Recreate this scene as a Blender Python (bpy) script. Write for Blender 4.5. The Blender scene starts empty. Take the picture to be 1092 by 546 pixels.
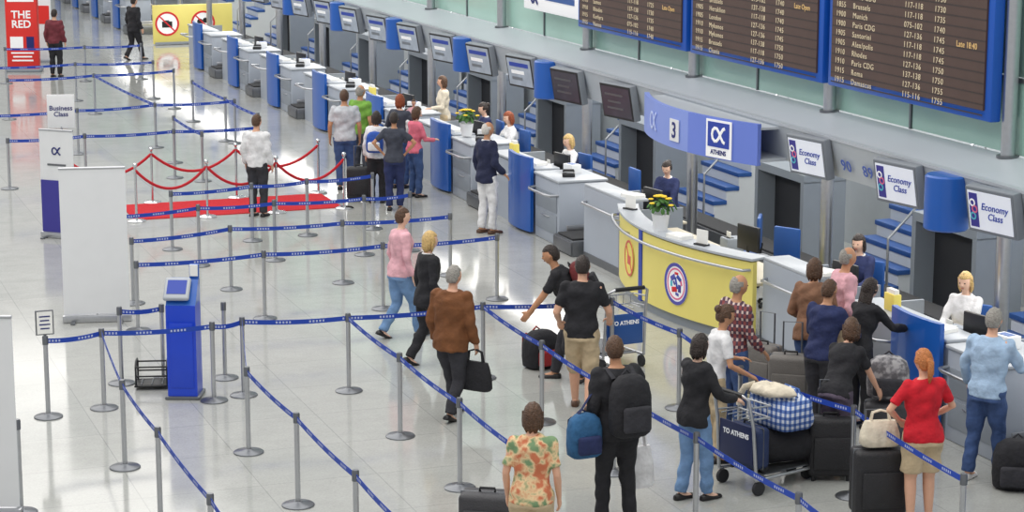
import bpy,bmesh,math,random
import numpy as np
from mathutils import Vector as V, Matrix as M, noise as NZ
from math import sin,cos,radians,pi,sqrt
random.seed(7)
COL=bpy.context.scene.collection
SC=bpy.context.scene
try:
    SC.view_settings.view_transform='Standard'
except Exception: pass
# ---------------------------------------------------------------- camera
F=2315.0; CAM=V((0,0,6.5)); YAW=radians(20.1); PITCH=math.atan(463/2315)
cr=V((cos(YAW),-sin(YAW),0)); cf=V((sin(YAW)*cos(PITCH),cos(YAW)*cos(PITCH),-sin(PITCH))); cu=cr.cross(cf)
cd=bpy.data.cameras.new('camera'); cam=bpy.data.objects.new('camera',cd); COL.objects.link(cam)
cd.sensor_width=36; cd.lens=36*F/1092; cd.clip_end=400
cam.matrix_world=M(((cr.x,cu.x,-cf.x,0),(cr.y,cu.y,-cf.y,0),(cr.z,cu.z,-cf.z,6.5),(0,0,0,1)))
SC.camera=cam
def ray(px,py): return cf*F+cr*(px-546)-cu*(py-273)
def G(px,py,z=0.0):
    d=ray(px,py); return CAM+d*((z-6.5)/d.z)
def GF(px,py,z):          # place on floor under the point seen at height z
    p=G(px,py,z); return V((p.x,p.y,0))
def PX(px,py,X):
    d=ray(px,py); return CAM+d*(X/d.x)
# ---------------------------------------------------------------- materials
def lin(c): return c/12.92 if c<=.04045 else ((c+.055)/1.055)**2.4
def C(r,g,b): return (lin(r/255),lin(g/255),lin(b/255),1)
MC={}
def pm(name,col,rough=.5,metal=0,var=.06,ns=6,bump=0,bs=80,coat=0,emit=0,trans=0):
    if name in MC: return MC[name]
    m=bpy.data.materials.new(name); m.use_nodes=True; nt=m.node_tree; n=nt.nodes; b=n['Principled BSDF']
    tc=n.new('ShaderNodeTexCoord'); no=n.new('ShaderNodeTexNoise'); no.inputs['Scale'].default_value=ns; no.inputs['Detail'].default_value=4
    nt.links.new(tc.outputs['Object'],no.inputs['Vector'])
    mr=n.new('ShaderNodeMapRange'); mr.inputs['From Min'].default_value=.25; mr.inputs['From Max'].default_value=.75
    mr.inputs['To Min'].default_value=1-var; mr.inputs['To Max'].default_value=1+var
    nt.links.new(no.outputs['Fac'],mr.inputs['Value'])
    hs=n.new('ShaderNodeHueSaturation'); hs.inputs['Color'].default_value=col
    nt.links.new(mr.outputs['Result'],hs.inputs['Value']); nt.links.new(hs.outputs['Color'],b.inputs['Base Color'])
    b.inputs['Roughness'].default_value=rough; b.inputs['Metallic'].default_value=metal
    if coat: b.inputs['Coat Weight'].default_value=coat
    if trans: b.inputs['Alpha'].default_value=1-trans
    if emit:
        nt.links.new(hs.outputs['Color'],b.inputs['Emission Color']); b.inputs['Emission Strength'].default_value=emit
    if bump:
        n2=n.new('ShaderNodeTexNoise'); n2.inputs['Scale'].default_value=bs; nt.links.new(tc.outputs['Object'],n2.inputs['Vector'])
        bp=n.new('ShaderNodeBump'); bp.inputs['Strength'].default_value=bump; bp.inputs['Distance'].default_value=.02
        nt.links.new(n2.outputs['Fac'],bp.inputs['Height']); nt.links.new(bp.outputs['Normal'],b.inputs['Normal'])
    MC[name]=m; return m
def cloth(name,r,g,b): return pm('cloth_'+name,C(r,g,b),.85,0,.22,9,.9,14)
def plaid(name,c0,c1,c2,sc,w=.35):
    m=bpy.data.materials.new(name); m.use_nodes=True; nt=m.node_tree; n=nt.nodes; b=n['Principled BSDF']; L=nt.links.new
    tc=n.new('ShaderNodeTexCoord'); sx=n.new('ShaderNodeSeparateXYZ'); L(tc.outputs['Object'],sx.inputs[0])
    def mth(op,a,bv):
        q=n.new('ShaderNodeMath'); q.operation=op
        for i,v in enumerate((a,bv)):
            if isinstance(v,(int,float)): q.inputs[i].default_value=v
            elif v is not None: L(v,q.inputs[i])
        return q.outputs[0]
    h=mth('ADD',sx.outputs[0],sx.outputs[1])
    a=mth('LESS_THAN',mth('FRACT',mth('MULTIPLY',h,sc),0),w); c=mth('LESS_THAN',mth('FRACT',mth('MULTIPLY',sx.outputs[2],sc),0),w)
    def mix(f,x,y):
        q=n.new('ShaderNodeMix'); q.data_type='RGBA'; L(f,q.inputs[0])
        for i,v in ((6,x),(7,y)):
            if isinstance(v,tuple): q.inputs[i].default_value=v
            else: L(v,q.inputs[i])
        return q.outputs[2]
    L(mix(c,mix(a,c0,c1),mix(a,c1,c2)),b.inputs['Base Color']); b.inputs['Roughness'].default_value=.8
    return m
def blotch(name,c0,c1,c2,sc):
    m=bpy.data.materials.new(name); m.use_nodes=True; nt=m.node_tree; n=nt.nodes; b=n['Principled BSDF']; L=nt.links.new
    tc=n.new('ShaderNodeTexCoord'); no=n.new('ShaderNodeTexNoise'); no.inputs['Scale'].default_value=sc; no.inputs['Detail'].default_value=3; L(tc.outputs['Object'],no.inputs['Vector'])
    r=n.new('ShaderNodeValToRGB'); L(no.outputs['Fac'],r.inputs[0]); e=r.color_ramp.elements; e[0].position=.4; e[0].color=c0; e[1].position=.6; e[1].color=c2; k=e.new(.5); k.color=c1
    L(r.outputs[0],b.inputs['Base Color']); b.inputs['Roughness'].default_value=.85; return m
steel=pm('brushed_steel',C(190,192,196),.28,.9,.05,20)
steel_d=pm('dark_steel',C(120,123,128),.35,.8,.05,20)
chrome=pm('chrome',C(215,217,220),.12,1,.03,10)
grey_pan=pm('grey_laminate',C(168,176,188),.4,0,.03,3)
grey_mid=pm('mid_grey_laminate',C(142,150,160),.45,0,.04,3)
grey_st=pm('stair_grey',C(212,216,220),.5,0,.03,3)
grey_dk=pm('dark_grey_laminate',C(118,124,132),.5,0,.06,2)
grey_case=pm('casing_grey',C(134,140,148),.4,0,.04,4)
grey_lt=pm('light_laminate',C(176,182,189),.35,0,.03,3)
ledge_m=pm('ledge_paint',C(182,189,196),.4,0,.03,1)
beige=pm('beige_laminate',C(196,188,168),.4,0,.05,4)
blue=pm('blue_panel',C(26,92,182),.35,0,.04,2,coat=.3)
blue_d=pm('blue_dark',C(40,86,156),.4,0,.05,3)
blue_tr=pm('blue_tread',C(36,82,150),.5,0,.06,6)
blue_fr=pm('blue_frame',C(20,84,180),.35,0,.04,2)
blue_sign=pm('blue_sign',C(104,126,208),.4,0,.03,2,emit=.1)
pale_sign=pm('pale_sign',C(128,148,216),.4,0,.03,2,emit=.1)
palemark=pm('pale_mark',C(186,200,238),.4,0,.03,2,emit=.1)
kiosk_b=pm('kiosk_blue',C(22,68,206),.35,0,.05,3,coat=.2)
white=pm('white_plastic',C(230,232,234),.45,0,.02,4)
whitew=pm('white_print',C(246,247,249),.5,0,.01,4,emit=.1)
black=pm('black_plastic',C(26,27,30),.45,0,.1,8)
blackrub=pm('black_rubber',C(44,45,48),.8,0,.12,20)
navyprint=pm('navy_print',C(20,34,110),.5,0,.02,4)
blueprint=pm('blue_print',C(44,70,170),.5,0,.02,4)
bluefaint=pm('blue_number',C(74,100,182),.5,0,.02,4)
ringblue=pm('ring_violet',C(84,84,176),.5,0,.04,4)
ringpink=pm('ring_pink',C(226,110,150),.5,0,.04,4)
ringteal=pm('ring_teal',C(90,190,210),.5,0,.04,4)
purple=pm('purple_print',C(62,58,150),.5,0,.04,4)
red=pm('red_print',C(216,34,44),.5,0,.04,4)
redsign=pm('red_sign',C(226,48,42),.5,0,.04,4)
redsoft=pm('red_faint',C(214,96,84),.5,0,.04,4)
redrope=pm('red_velvet',C(190,24,40),.8,0,.1,30,.3,90)
redcarpet=pm('red_carpet',C(196,22,36),.95,0,.1,40,.4,200)
yellow=pm('yellow_panel',C(236,222,124),.45,0,.03,2)
yellowp=pm('yellow_card',C(240,222,110),.5,0,.04,6)
paper=pm('paper',C(244,244,240),.7,0,.03,8)
screen_on=pm('screen_glow',C(222,226,236),.3,0,.03,6,emit=.25)
screen_g=pm('screen_grey',C(160,170,184),.25,0,.15,5,emit=.1)
screen_d=pm('screen_dark',C(62,60,72),.25,0,.2,4)
board_d=pm('board_brown',C(78,58,51),.45,0,.1,3)
board_l=pm('board_flap',C(54,42,39),.45,0,.1,5)
board_t=pm('board_text',C(206,192,162),.5,0,.04,6,emit=.15)
board_y=pm('board_text_warm',C(216,180,120),.5,0,.04,6,emit=.15)
glass_m=pm('pale_green_glass',C(166,202,190),.12,0,.06,1)
leafm=pm('leaf_green',C(64,110,46),.6,0,.25,20)
flowerm=pm('flower_yellow',C(250,214,60),.6,0,.15,30)
wall_m=pm('wall_paint',C(206,210,214),.6,0,.03,1)
wall_d=pm('dark_opening',C(44,46,52),.7,0,.1,2)
# floor
fm=bpy.data.materials.new('polished_tile'); fm.use_nodes=True
nt=fm.node_tree; n=nt.nodes; L=nt.links.new; b=n['Principled BSDF']
tc=n.new('ShaderNodeTexCoord'); br=n.new('ShaderNodeTexBrick'); br.offset=0; br.inputs['Scale'].default_value=1
br.inputs['Brick Width'].default_value=1.2; br.inputs['Row Height'].default_value=1.2; br.inputs['Mortar Size'].default_value=.006
br.inputs['Color1'].default_value=C(177,178,174); br.inputs['Color2'].default_value=C(171,173,169); br.inputs['Mortar'].default_value=C(155,157,154)
L(tc.outputs['Object'],br.inputs['Vector'])
def nz(sc,de,ro):
    q=n.new('ShaderNodeTexNoise'); q.inputs['Scale'].default_value=sc; q.inputs['Detail'].default_value=de; q.inputs['Roughness'].default_value=ro; L(tc.outputs['Object'],q.inputs['Vector']); return q
def mrg(src,a,b_,c,d):
    q=n.new('ShaderNodeMapRange'); 
    for k,v in zip(('From Min','From Max','To Min','To Max'),(a,b_,c,d)): q.inputs[k].default_value=v
    L(src,q.inputs['Value']); return q.outputs['Result']
no=nz(2.2,9,.8); no2=nz(38,3,.7)
ml=n.new('ShaderNodeMath'); ml.operation='MULTIPLY'; L(mrg(no.outputs['Fac'],.3,.7,.9,1.1),ml.inputs[0]); L(mrg(no2.outputs['Fac'],.35,.65,.93,1.07),ml.inputs[1])
hs=n.new('ShaderNodeHueSaturation'); L(br.outputs['Color'],hs.inputs['Color']); L(ml.outputs[0],hs.inputs['Value']); L(hs.outputs['Color'],b.inputs['Base Color'])
L(mrg(nz(1.1,4,.6).outputs['Fac'],.3,.7,.06,.14),b.inputs['Roughness']); b.inputs['IOR'].default_value=1.55
# belt
bmt=bpy.data.materials.new('printed_belt'); bmt.use_nodes=True; nt=bmt.node_tree; n=nt.nodes; L=nt.links.new; b=n['Principled BSDF']
uv=n.new('ShaderNodeUVMap'); uv.uv_map='UVMap'; sx=n.new('ShaderNodeSeparateXYZ'); L(uv.outputs[0],sx.inputs[0])
def mth(op,a,bv=0):
    q=n.new('ShaderNodeMath'); q.operation=op
    for i,v in enumerate((a,bv)):
        if isinstance(v,(int,float)): q.inputs[i].default_value=v
        else: L(v,q.inputs[i])
    return q.outputs[0]
blk=mth('LESS_THAN',mth('FRACT',mth('MULTIPLY',sx.outputs[0],2.6)),.45)
ltr=mth('LESS_THAN',mth('FRACT',mth('MULTIPLY',sx.outputs[0],26)),.55)
bnd=mth('LESS_THAN',mth('ABSOLUTE',mth('SUBTRACT',sx.outputs[1],.5)),.22)
fac=mth('MULTIPLY',mth('MULTIPLY',blk,ltr),mth('MULTIPLY',bnd,.6))
mx=n.new('ShaderNodeMix'); mx.data_type='RGBA'; L(fac,mx.inputs[0]); mx.inputs[6].default_value=C(24,66,172); mx.inputs[7].default_value=C(225,232,245); L(mx.outputs[2],b.inputs['Base Color']); b.inputs['Roughness'].default_value=.6
# ---------------------------------------------------------------- mesh builder
def tubeb(bm,pts,rs,n=12,flat=None):
    rings=[];up=None;N=len(pts)
    for i,p in enumerate(pts):
        d=(pts[min(i+1,N-1)]-pts[max(i-1,0)])
        d=d.normalized() if d.length>1e-9 else V((0,0,1))
        if up is None: up=V(flat) if flat else d.orthogonal()
        up=up-d*up.dot(d)
        if up.length<1e-6: up=d.orthogonal()
        up.normalize(); s=d.cross(up); r=rs[i]
        ru,rv=(r if isinstance(r,tuple) else (r,r))
        rings.append([bm.verts.new(p+up*(cos(2*pi*k/n)*ru)+s*(sin(2*pi*k/n)*rv)) for k in range(n)])
    loftr(bm,rings)
def loftr(bm,rings,cap=True):
    n=len(rings[0])
    for a,c in zip(rings,rings[1:]):
        for k in range(n): bm.faces.new((a[k],a[(k+1)%n],c[(k+1)%n],c[k]))
    if cap:
        bm.faces.new(rings[0][::-1]); bm.faces.new(rings[-1])
def sph(bm,c,s,mt=None,u=16,v=10):
    if not isinstance(s,(tuple,list,V)): s=(s,s,s)
    m=M.Translation(c)@(mt or M.Identity(4))@M.Diagonal((s[0],s[1],s[2],1))
    return bmesh.ops.create_uvsphere(bm,u_segments=u,v_segments=v,radius=1,matrix=m)['verts']
class MB:
    def __init__(s): s.bm=bmesh.new()
    def box(s,c,sz,rz=0,mt=None,bev=0,seg=2):
        m=M.Translation(c)@M.Rotation(rz,4,'Z')
        if mt is not None: m=mt@m
        r=bmesh.ops.create_cube(s.bm,size=1,matrix=m@M.Diagonal((sz[0],sz[1],sz[2],1)))
        if bev:
            es=list({e for v in r['verts'] for e in v.link_edges})
            bmesh.ops.bevel(s.bm,geom=es,offset=bev,segments=seg,affect='EDGES',profile=.5)
        return s
    def tube(s,pts,r,n=12,flat=None):
        pts=[V(p) for p in pts]
        tubeb(s.bm,pts,r if isinstance(r,list) else [r]*len(pts),n,flat); return s
    def sph(s,c,sz,mt=None,u=16,v=10): sph(s.bm,V(c),sz,mt,u,v); return s
    def lathe(s,prof,c=(0,0,0),n=24):
        c=V(c); rings=[[s.bm.verts.new(c+V((r*cos(2*pi*k/n),r*sin(2*pi*k/n),z))) for k in range(n)] for r,z in prof]
        loftr(s.bm,rings); return s
    def prism(s,poly,ext):
        ext=V(ext); a=[s.bm.verts.new(V(p)) for p in poly]; c=[s.bm.verts.new(V(p)+ext) for p in poly]
        loftr(s.bm,[a,c]); return s
    def build(s,name,mat,parent=None,ang=38,flat=False):
        bmesh.ops.recalc_face_normals(s.bm,faces=s.bm.faces[:])
        me=bpy.data.meshes.new(name); s.bm.to_mesh(me); s.bm.free()
        return fin(name,me,mat,parent,ang,flat)
def fin(name,me,mat,parent,ang=38,flat=False):
    me.materials.clear(); me.materials.append(mat)
    if not flat:
        me.polygons.foreach_set('use_smooth',[True]*len(me.polygons)); me.set_sharp_from_angle(angle=radians(ang))
    o=bpy.data.objects.new(name,me); COL.objects.link(o)
    if parent: o.parent=parent
    return o
def tag(o,label,cat,group=None):
    o['label']=label; o['category']=cat
    if group: o['group']=group
    return o
def thing(name,label,cat,loc=(0,0,0),rot=0,group=None):
    o=bpy.data.objects.new(name,None); COL.objects.link(o); o.location=loc; o.rotation_euler=(0,0,radians(rot)); o.empty_display_size=.2
    return tag(o,label,cat,group)
def dup(root,loc,rot,label,group=None):
    r=root.copy(); COL.objects.link(r); r.location=loc; r.rotation_euler=(0,0,radians(rot)); r['label']=label
    if group: r['group']=group
    for ch in list(root.children):
        c=ch.copy(); COL.objects.link(c); c.parent=r
        for g in list(ch.children):
            d=g.copy(); COL.objects.link(d); d.parent=c
    return r
def struct(name,mb,mat):
    o=mb.build(name,mat); o['kind']='structure'; return o
def loc2w(o,v):
    return V(o.location)+M.Rotation(o.rotation_euler[2],3,'Z')@V(v)
FX=M(((0,0,-1,0),(-1,0,0,0),(0,1,0,0),(0,0,0,1)))    # text plane facing -X, reading toward -Y
def text(name,body,size,mt,mat,parent,align='LEFT',th=.002,bold=0,ls=1,shear=0,sp=1):
    cu_=bpy.data.curves.new('t','FONT'); cu_.body=body; cu_.size=size; cu_.align_x=align; cu_.extrude=th; cu_.offset=bold; cu_.space_line=ls; cu_.shear=shear; cu_.space_character=sp
    cu_.resolution_u=3
    o=bpy.data.objects.new('t',cu_); COL.objects.link(o); dg=bpy.context.evaluated_depsgraph_get()
    me=bpy.data.meshes.new_from_object(o.evaluated_get(dg)); bpy.data.objects.remove(o); bpy.data.curves.remove(cu_)
    me.transform(mt); return fin(name,me,mat,parent,flat=True)
def alpha_poly(s):      # alpha-like looped emblem, loop to the left, open strokes to the right
    p=[(.5,.36),(.36,.3),(.2,.1),(.06,-.14),(-.1,-.3),(-.28,-.32),(-.42,-.2),(-.47,0),(-.42,.2),(-.28,.32),(-.1,.3),(.06,.14),(.2,-.1),(.36,-.3),(.5,-.36)]
    return [V((x*s,y*s,0)) for x,y in p]
def ribbon(name,pts,w,mt,mat,parent,th=.004):
    mb=MB(); mb.tube(pts,[(th,w)]*len(pts),8,flat=(0,0,1)); o=mb.build(name,mat,parent); o.data.transform(mt); return o
def ringm(mb,r0,r1,mt,th=.006,n=36):
    rr=[]
    for r,z in ((r0,0),(r1,0),(r1,th),(r0,th)):
        rr.append([mb.bm.verts.new(mt@V((r*cos(2*pi*k/n),r*sin(2*pi*k/n),z))) for k in range(n)])
    loftr(mb.bm,rr+[rr[0]],cap=False)
def disc(mb,r,mt,th=.004,n=32):
    a=[mb.bm.verts.new(mt@V((r*cos(2*pi*k/n),r*sin(2*pi*k/n),0))) for k in range(n)]
    c=[mb.bm.verts.new(mt@V((r*cos(2*pi*k/n),r*sin(2*pi*k/n),th))) for k in range(n)]
    loftr(mb.bm,[a,c])
ORD=['first','second','third','fourth','fifth','sixth','seventh','eighth','ninth','tenth','eleventh','twelfth','thirteenth','fourteenth','fifteenth','sixteenth','seventeenth','eighteenth']
# ---------------------------------------------------------------- setting
struct('floor',MB().box((5,55,-.05),(26,92,.1)),fm)
struct('wall_right',MB().box((17.1,50,3),(.2,82,6)),wall_m)
struct('wall_far',MB().box((5,96,4),(26,.2,8)),wall_m)
struct('trim_1',MB().prism([(12.95,13,2.18),(12.8,13,2.66),(13.8,13,2.76),(13.8,13,2.18)],(0,75,0)),ledge_m)
struct('trim_5',MB().box((12.84,50,2.675),(.1,75,.035)),grey_lt)
for k in range(24):
    struct('window_%d'%(k+1),MB().box((13.86,16+k*2.12,3.19),(.03,2.06,.84)),glass_m)
    struct('trim_%d'%(k+6),MB().box((13.85,17.06+k*2.12,3.19),(.05,.04,.86)),steel_d)
struct('window_25',MB().box((13.86,77,3.19),(.03,22,.84)),glass_m)
struct('trim_4',MB().box((13.86,50,3.62),(.06,75,.05)),steel)
struct('wall_upper',MB().box((14.0,50,4.9),(.2,76,2.5)),glass_m)
struct('trim_3',MB().box((16.75,50,.8),(.5,75,1.6)),grey_lt)
# ---------------------------------------------------------------- counters
cnt=thing('check_in_counter','x','counter')
def arcpan(mb,x0,y0,y1,bul,z0,z1,th,n=14):
    a=(y1-y0)/2; ym=(y0+y1)/2; R=(a*a+bul*bul)/(2*bul); t=math.asin(a/R); xc=x0-bul+R
    out=[(xc-R*cos(t*(2*k/n-1)),ym+R*sin(t*(2*k/n-1))) for k in range(n+1)]
    inn=[(xc-(R-th)*cos(t*(2*k/n-1)),ym+(R-th)*sin(t*(2*k/n-1))) for k in range(n+1)][::-1]
    mb.prism([(x,y,z0) for x,y in out+inn],(0,0,z1-z0))
mb=MB(); arcpan(mb,.0,-.53,.5,.06,.04,1.24,.06); mb.build('blue_panel',blue,cnt)
MB().box((.14,.5,.5),(.05,2.2,1.0)).build('front_panel',grey_pan,cnt)
MB().box((.3,.55,1.04),(.42,2.15,.04),bev=.012).build('countertop',grey_lt,cnt)
MB().box((.8,.5,.755),(.62,2.1,.035),bev=.01).build('work_surface',beige,cnt)
for y in (-.55,1.58): MB().box((.6,y,.5),(.9,.04,1.0)).build('side_panel',grey_mid,cnt)
mb=MB().box((.45,-1.13,.5),(.8,1.04,1.0),bev=.02); mb.build('cabinet',grey_pan,cnt)
MB().box((.45,-1.13,1.02),(.84,1.08,.04),bev=.012).build('cabinet_top',grey_lt,cnt)
for z in (.32,.66):
    d_=MB().box((.042,-1.13,z),(.012,.9,.3),bev=.004).build('cabinet_door',grey_mid,cnt)
    MB().tube([(.035,-1.28,z+.1),(.015,-1.26,z+.1),(.015,-1.0,z+.1),(.035,-.98,z+.1)],.008).build('door_handle',steel,d_)
MB().tube([(.1,.62,.78),(-.08,.68,.8),(-.12,.8,.8),(-.12,1.5,.8),(-.08,1.62,.8),(.1,1.66,.78)],.022).build('guard_rail',steel,cnt)
MB().tube([(.1,-.62,.8),(-.08,-.68,.8),(-.12,-.8,.8),(-.12,-1.5,.8),(-.08,-1.6,.8),(.06,-1.62,.8)],.022).build('guard_rail',steel,cnt)
scl=thing('baggage_scale','x','scale')
MB().box((.85,0,.12),(1.8,.78,.24),bev=.015).build('frame',steel_d,scl)
MB().box((.85,0,.255),(1.74,.62,.03),bev=.01).build('belt',blackrub,scl)
for y in (-.37,.37): MB().box((.95,y,.29),(1.6,.03,.12),bev=.01).build('side_guard',steel,scl)
MB().box((-.06,0,.12),(.03,.74,.2),bev=.01).build('front_plate',steel_d,scl)
uys=[32.6+4.15*k for k in range(7)]
cl=[(20.15,'blue-panelled grey check-in counter nearest the camera, beside the red-shirted woman')]
for k,y in enumerate(uys): cl.append((y,'blue-panelled grey check-in counter, %s beyond the curved yellow counter'%ORD[k]))
for k,y in enumerate((70,74.2,78.4,82.6)): cl.append((y,'distant blue-panelled check-in counter, %s behind the far yellow notice panel'%ORD[k]))
for i,(y,lb) in enumerate(cl):
    lb2=lb.replace('blue-panelled grey check-in counter','low steel baggage scale at the counter').replace('distant blue-panelled check-in counter','distant steel baggage scale')
    if i==0: lb2='low steel baggage scale beside the blue-panelled counter nearest the camera'
    if i==0:
        cnt.location=(12.05,y,0); cnt['label']=lb; cnt['group']='blue-panelled check-in counters'
        scl.location=(12.05,y+2.05,0); scl['label']=lb2; scl['group']='baggage scales'
    else:
        dup(cnt,(12.05,y,0),0,lb); dup(scl,(12.05,y-2.1,0),0,lb2)
dup(scl,(12.05,18.05,0),0,'low steel baggage scale at the right edge beside the man in light blue')
dup(cnt,(12.05,16.0,0),0,'blue-panelled grey check-in counter at the right edge of the frame')
def plaincounter(y0,y1,lb):
    t=thing('straight_counter',lb,'counter',(12.1,(y0+y1)/2,0)); w=y1-y0
    MB().box((.05,0,.56),(.06,w,1.12)).build('front_panel',grey_pan,t)
    MB().box((0.02,0,.06),(.03,w,.12)).build('kick_plate',steel_d,t)
    MB().box((.2,0,1.14),(.36,w,.04),bev=.012).build('countertop',grey_lt,t)
    MB().box((.72,0,.755),(.6,w-.1,.035),bev=.01).build('work_surface',beige,t)
    for s in (-1,1): MB().box((.5,s*(w/2-.02),.5),(.85,.04,1.0)).build('side_panel',grey_mid,t)
    MB().tube([(.02,-w/2+.1,.9),(-.1,-w/2+.2,.9),(-.1,w/2-.2,.9),(.02,w/2-.1,.9)],.02).build('guard_rail',steel,t)
plaincounter(28.35,29.95,'plain grey counter section on the far side of the curved yellow counter')
plaincounter(22.6,23.95,'plain grey counter section on the near side of the curved yellow counter')
# curved yellow counter
A0,A1,XB,BU=24.0,28.3,12.0,.46
a_=(A1-A0)/2; R_=(a_*a_+BU*BU)/(2*BU); YM=(A0+A1)/2; XC=XB-BU+R_; TM_=math.asin(a_/R_)
cc=thing('curved_counter','curved yellow information counter with round emblems on its front','counter',(0,0,0))
def yarc(y0,y1,z0,z1,th,name,mat,dr=0):
    t0=math.asin((y0-YM)/R_); t1=math.asin((y1-YM)/R_); N=18; ts=[t0+(t1-t0)*k/N for k in range(N+1)]
    o_=[(XC-(R_+dr)*cos(t),YM+(R_+dr)*sin(t),z0) for t in ts]; i_=[(XC-(R_+dr-th)*cos(t),YM+(R_+dr-th)*sin(t),z0) for t in ts][::-1]
    MB().prism(o_+i_,(0,0,z1-z0)).build(name,mat,cc,ang=25)
yarc(A0,26.42,.14,1.08,.08,'yellow_panel',yellow); yarc(26.54,A1,.14,1.08,.08,'yellow_panel',yellow); yarc(26.42,26.54,.12,1.1,.1,'blue_upright',blueprint,.015); yarc(28.2,A1,.14,1.09,.09,'blue_edge',blueprint,.006)
mb=MB(); arcpan(mb,XB+.06,A0,A1,BU,0,.14,.08,24); mb.build('plinth',grey_mid,cc)
mb=MB(); arcpan(mb,XB-.02,A0-.02,A1+.02,BU,1.1,1.13,.3,24); mb.build('countertop',grey_lt,cc)
mb=MB(); mb.box((12.45,26.1,.755),(.7,3.9,.035)); mb.build('work_surface',beige,cc)
rl=[(XC-(R_+.1)*cos(t),YM+(R_+.1)*sin(t),.98) for t in [TM_*.96*(2*k/24-1) for k in range(25)]]
e0=(XC-R_*cos(TM_*.98),YM-R_*sin(TM_*.98),.98); e1=(e0[0],2*YM-e0[1],.98)
MB().tube([e0]+rl+[e1],.02).build('guard_rail',steel,cc)
for t in [TM_*(-.8+.4*k) for k in range(5)]: MB().tube([(XC-R_*cos(t),YM+R_*sin(t),.95),(XC-(R_+.1)*cos(t),YM+(R_+.1)*sin(t),.98)],.012).build('rail_bracket',steel,cc)
def cframe(y,z,off=.004,X0=XC,R=R_,ym=YM):
    t=math.asin((y-ym)/R); nrm=V((-cos(t),sin(t),0)); tx=V((-sin(t),-cos(t),0)) 
    p=V((X0-R*cos(t),ym+R*sin(t),z))+nrm*off
    return M(((tx.x,0,nrm.x,p.x),(tx.y,0,nrm.y,p.y),(tx.z,1,nrm.z,p.z),(0,0,0,1)))
def warn(y,z,r,parent,fr,icon):
    f=fr(y,z); rc=redsoft if icon==3 else red
    mb=MB(); disc(mb,r,f); mb.build('notice_disc',whitew if icon!=3 else yellowp,parent)
    mb=MB(); ringm(mb,r*(.84 if icon!=3 else .88),r,f@M.Translation((0,0,.004))); mb.build('notice_ring',ringblue if icon==2 else rc,parent)
    if icon!=2: MB().box((0,0,.008),(r*.11,r*1.75,.006),mt=f@M.Rotation(radians(45),4,'Z')).build('notice_bar',rc,parent)
    if icon==0:      # case silhouette
        MB().box((0,-.06*r,.006),(r*.85,r*.5,.004),mt=f).build('notice_symbol',black,parent); MB().box((0,.24*r,.006),(r*.34,r*.08,.004),mt=f).build('notice_symbol_handle',black,parent)
    elif icon==3:
        MB().box((0,-.1*r,.006),(r*.7,r*.5,.004),mt=f).build('notice_symbol',redsoft,parent)
    elif icon==1:
        for dx,dy,rr in ((-.25,.1,.25),(.2,.2,.22),(0,-.3,.28)):
            mb=MB(); disc(mb,r*rr,f@M.Translation((dx*r,dy*r,.005)),.003,20); mb.build('notice_symbol',black,parent)
    else:
        mb=MB(); ringm(mb,r*.68,r*.76,f@M.Translation((0,0,.004)),.004); mb.build('notice_inner_ring',ringpink,parent)
        for dx,dy,w_,h_,mt_,a in ((-.28,.26,.4,.24,ringblue,30),(.24,.3,.4,.2,blueprint,-30),(-.14,-.28,.44,.24,red,10),(.3,-.18,.24,.36,purple,0),(.02,.04,.14,.56,blueprint,20),(-.4,-.04,.18,.26,ringteal,0),(.1,-.48,.28,.14,ringblue,-10),(.44,.1,.14,.24,ringpink,15),(.02,.5,.3,.12,red,0),(-.16,.02,.12,.2,purple,40)):
            MB().box((0,0,0),(w_*r,h_*r,.004),mt=f@M.Translation((dx*r,dy*r,.006))@M.Rotation(radians(a),4,'Z'),bev=.001).build('notice_symbol',mt_,parent)
warn(27.0,.6,.25,cc,cframe,3); warn(25.4,.56,.28,cc,cframe,2)
mb=MB(); mb.box((0,0,0),(.3,.11,.005),mt=cframe(24.3,.3,.006)); mb.build('blue_tag',blue_d,cc)
# overhead curved sign
cs=thing('overhead_sign','curved lavender-blue overhead sign with looped emblem and a white 3','sign',(0,0,0))
S0,S1,SX,SB=24.95,28.6,12.5,.36
sa=(S1-S0)/2; SR=(sa*sa+SB*SB)/(2*SB); SYM=(S0+S1)/2; SXC=SX-SB+SR; STM=math.asin(sa/SR)
def sarc(y0,y1,z0,z1,th,name,mat):
    t0=math.asin((y0-SYM)/SR); t1=math.asin((y1-SYM)/SR); N=16
    o_=[(SXC-SR*cos(t),SYM+SR*sin(t),z0) for t in [t0+(t1-t0)*k/N for k in range(N+1)]]
    i_=[(SXC-(SR-th)*cos(t),SYM+(SR-th)*sin(t),z0) for t in [t0+(t1-t0)*k/N for k in range(N+1)]][::-1]
    MB().prism(o_+i_,(0,0,z1-z0)).build(name,mat,cs,ang=20)
sarc(S0,26.35,2.14,2.68,.07,'blue_fascia',blue_sign); sarc(26.35,S1,2.14,2.68,.07,'pale_fascia',pale_sign)
pts=[(SXC-(SR-.06)*cos(t),SYM+(SR-.06)*sin(t)) for t in [STM*(2*k/24-1) for k in range(25)]]
MB().prism([(x,y,2.18) for x,y in pts]+[(12.94,pts[-1][1],2.18),(12.94,pts[0][1],2.18)],(0,0,.04)).build('soffit',ledge_m,cs)
MB().prism([(x,y,2.6) for x,y in pts]+[(12.82,pts[-1][1],2.6),(12.82,pts[0][1],2.6)],(0,0,.03)).build('top_cover',ledge_m,cs)
def sframe(y,z,off=.01): return cframe(y,z,off,SXC,SR,SYM)
f=sframe(25.62,2.41,.012); MB().box((0,0,0),(.52,.5,.012),mt=f).build('logo_frame',whitew,cs)
MB().box((0,.055,.008),(.44,.33,.008),mt=f).build('logo_square',blueprint,cs)
ribbon('logo_loop',alpha_poly(.27),.022,f@M.Translation((0,.055,.015)),whitew,cs)
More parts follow.
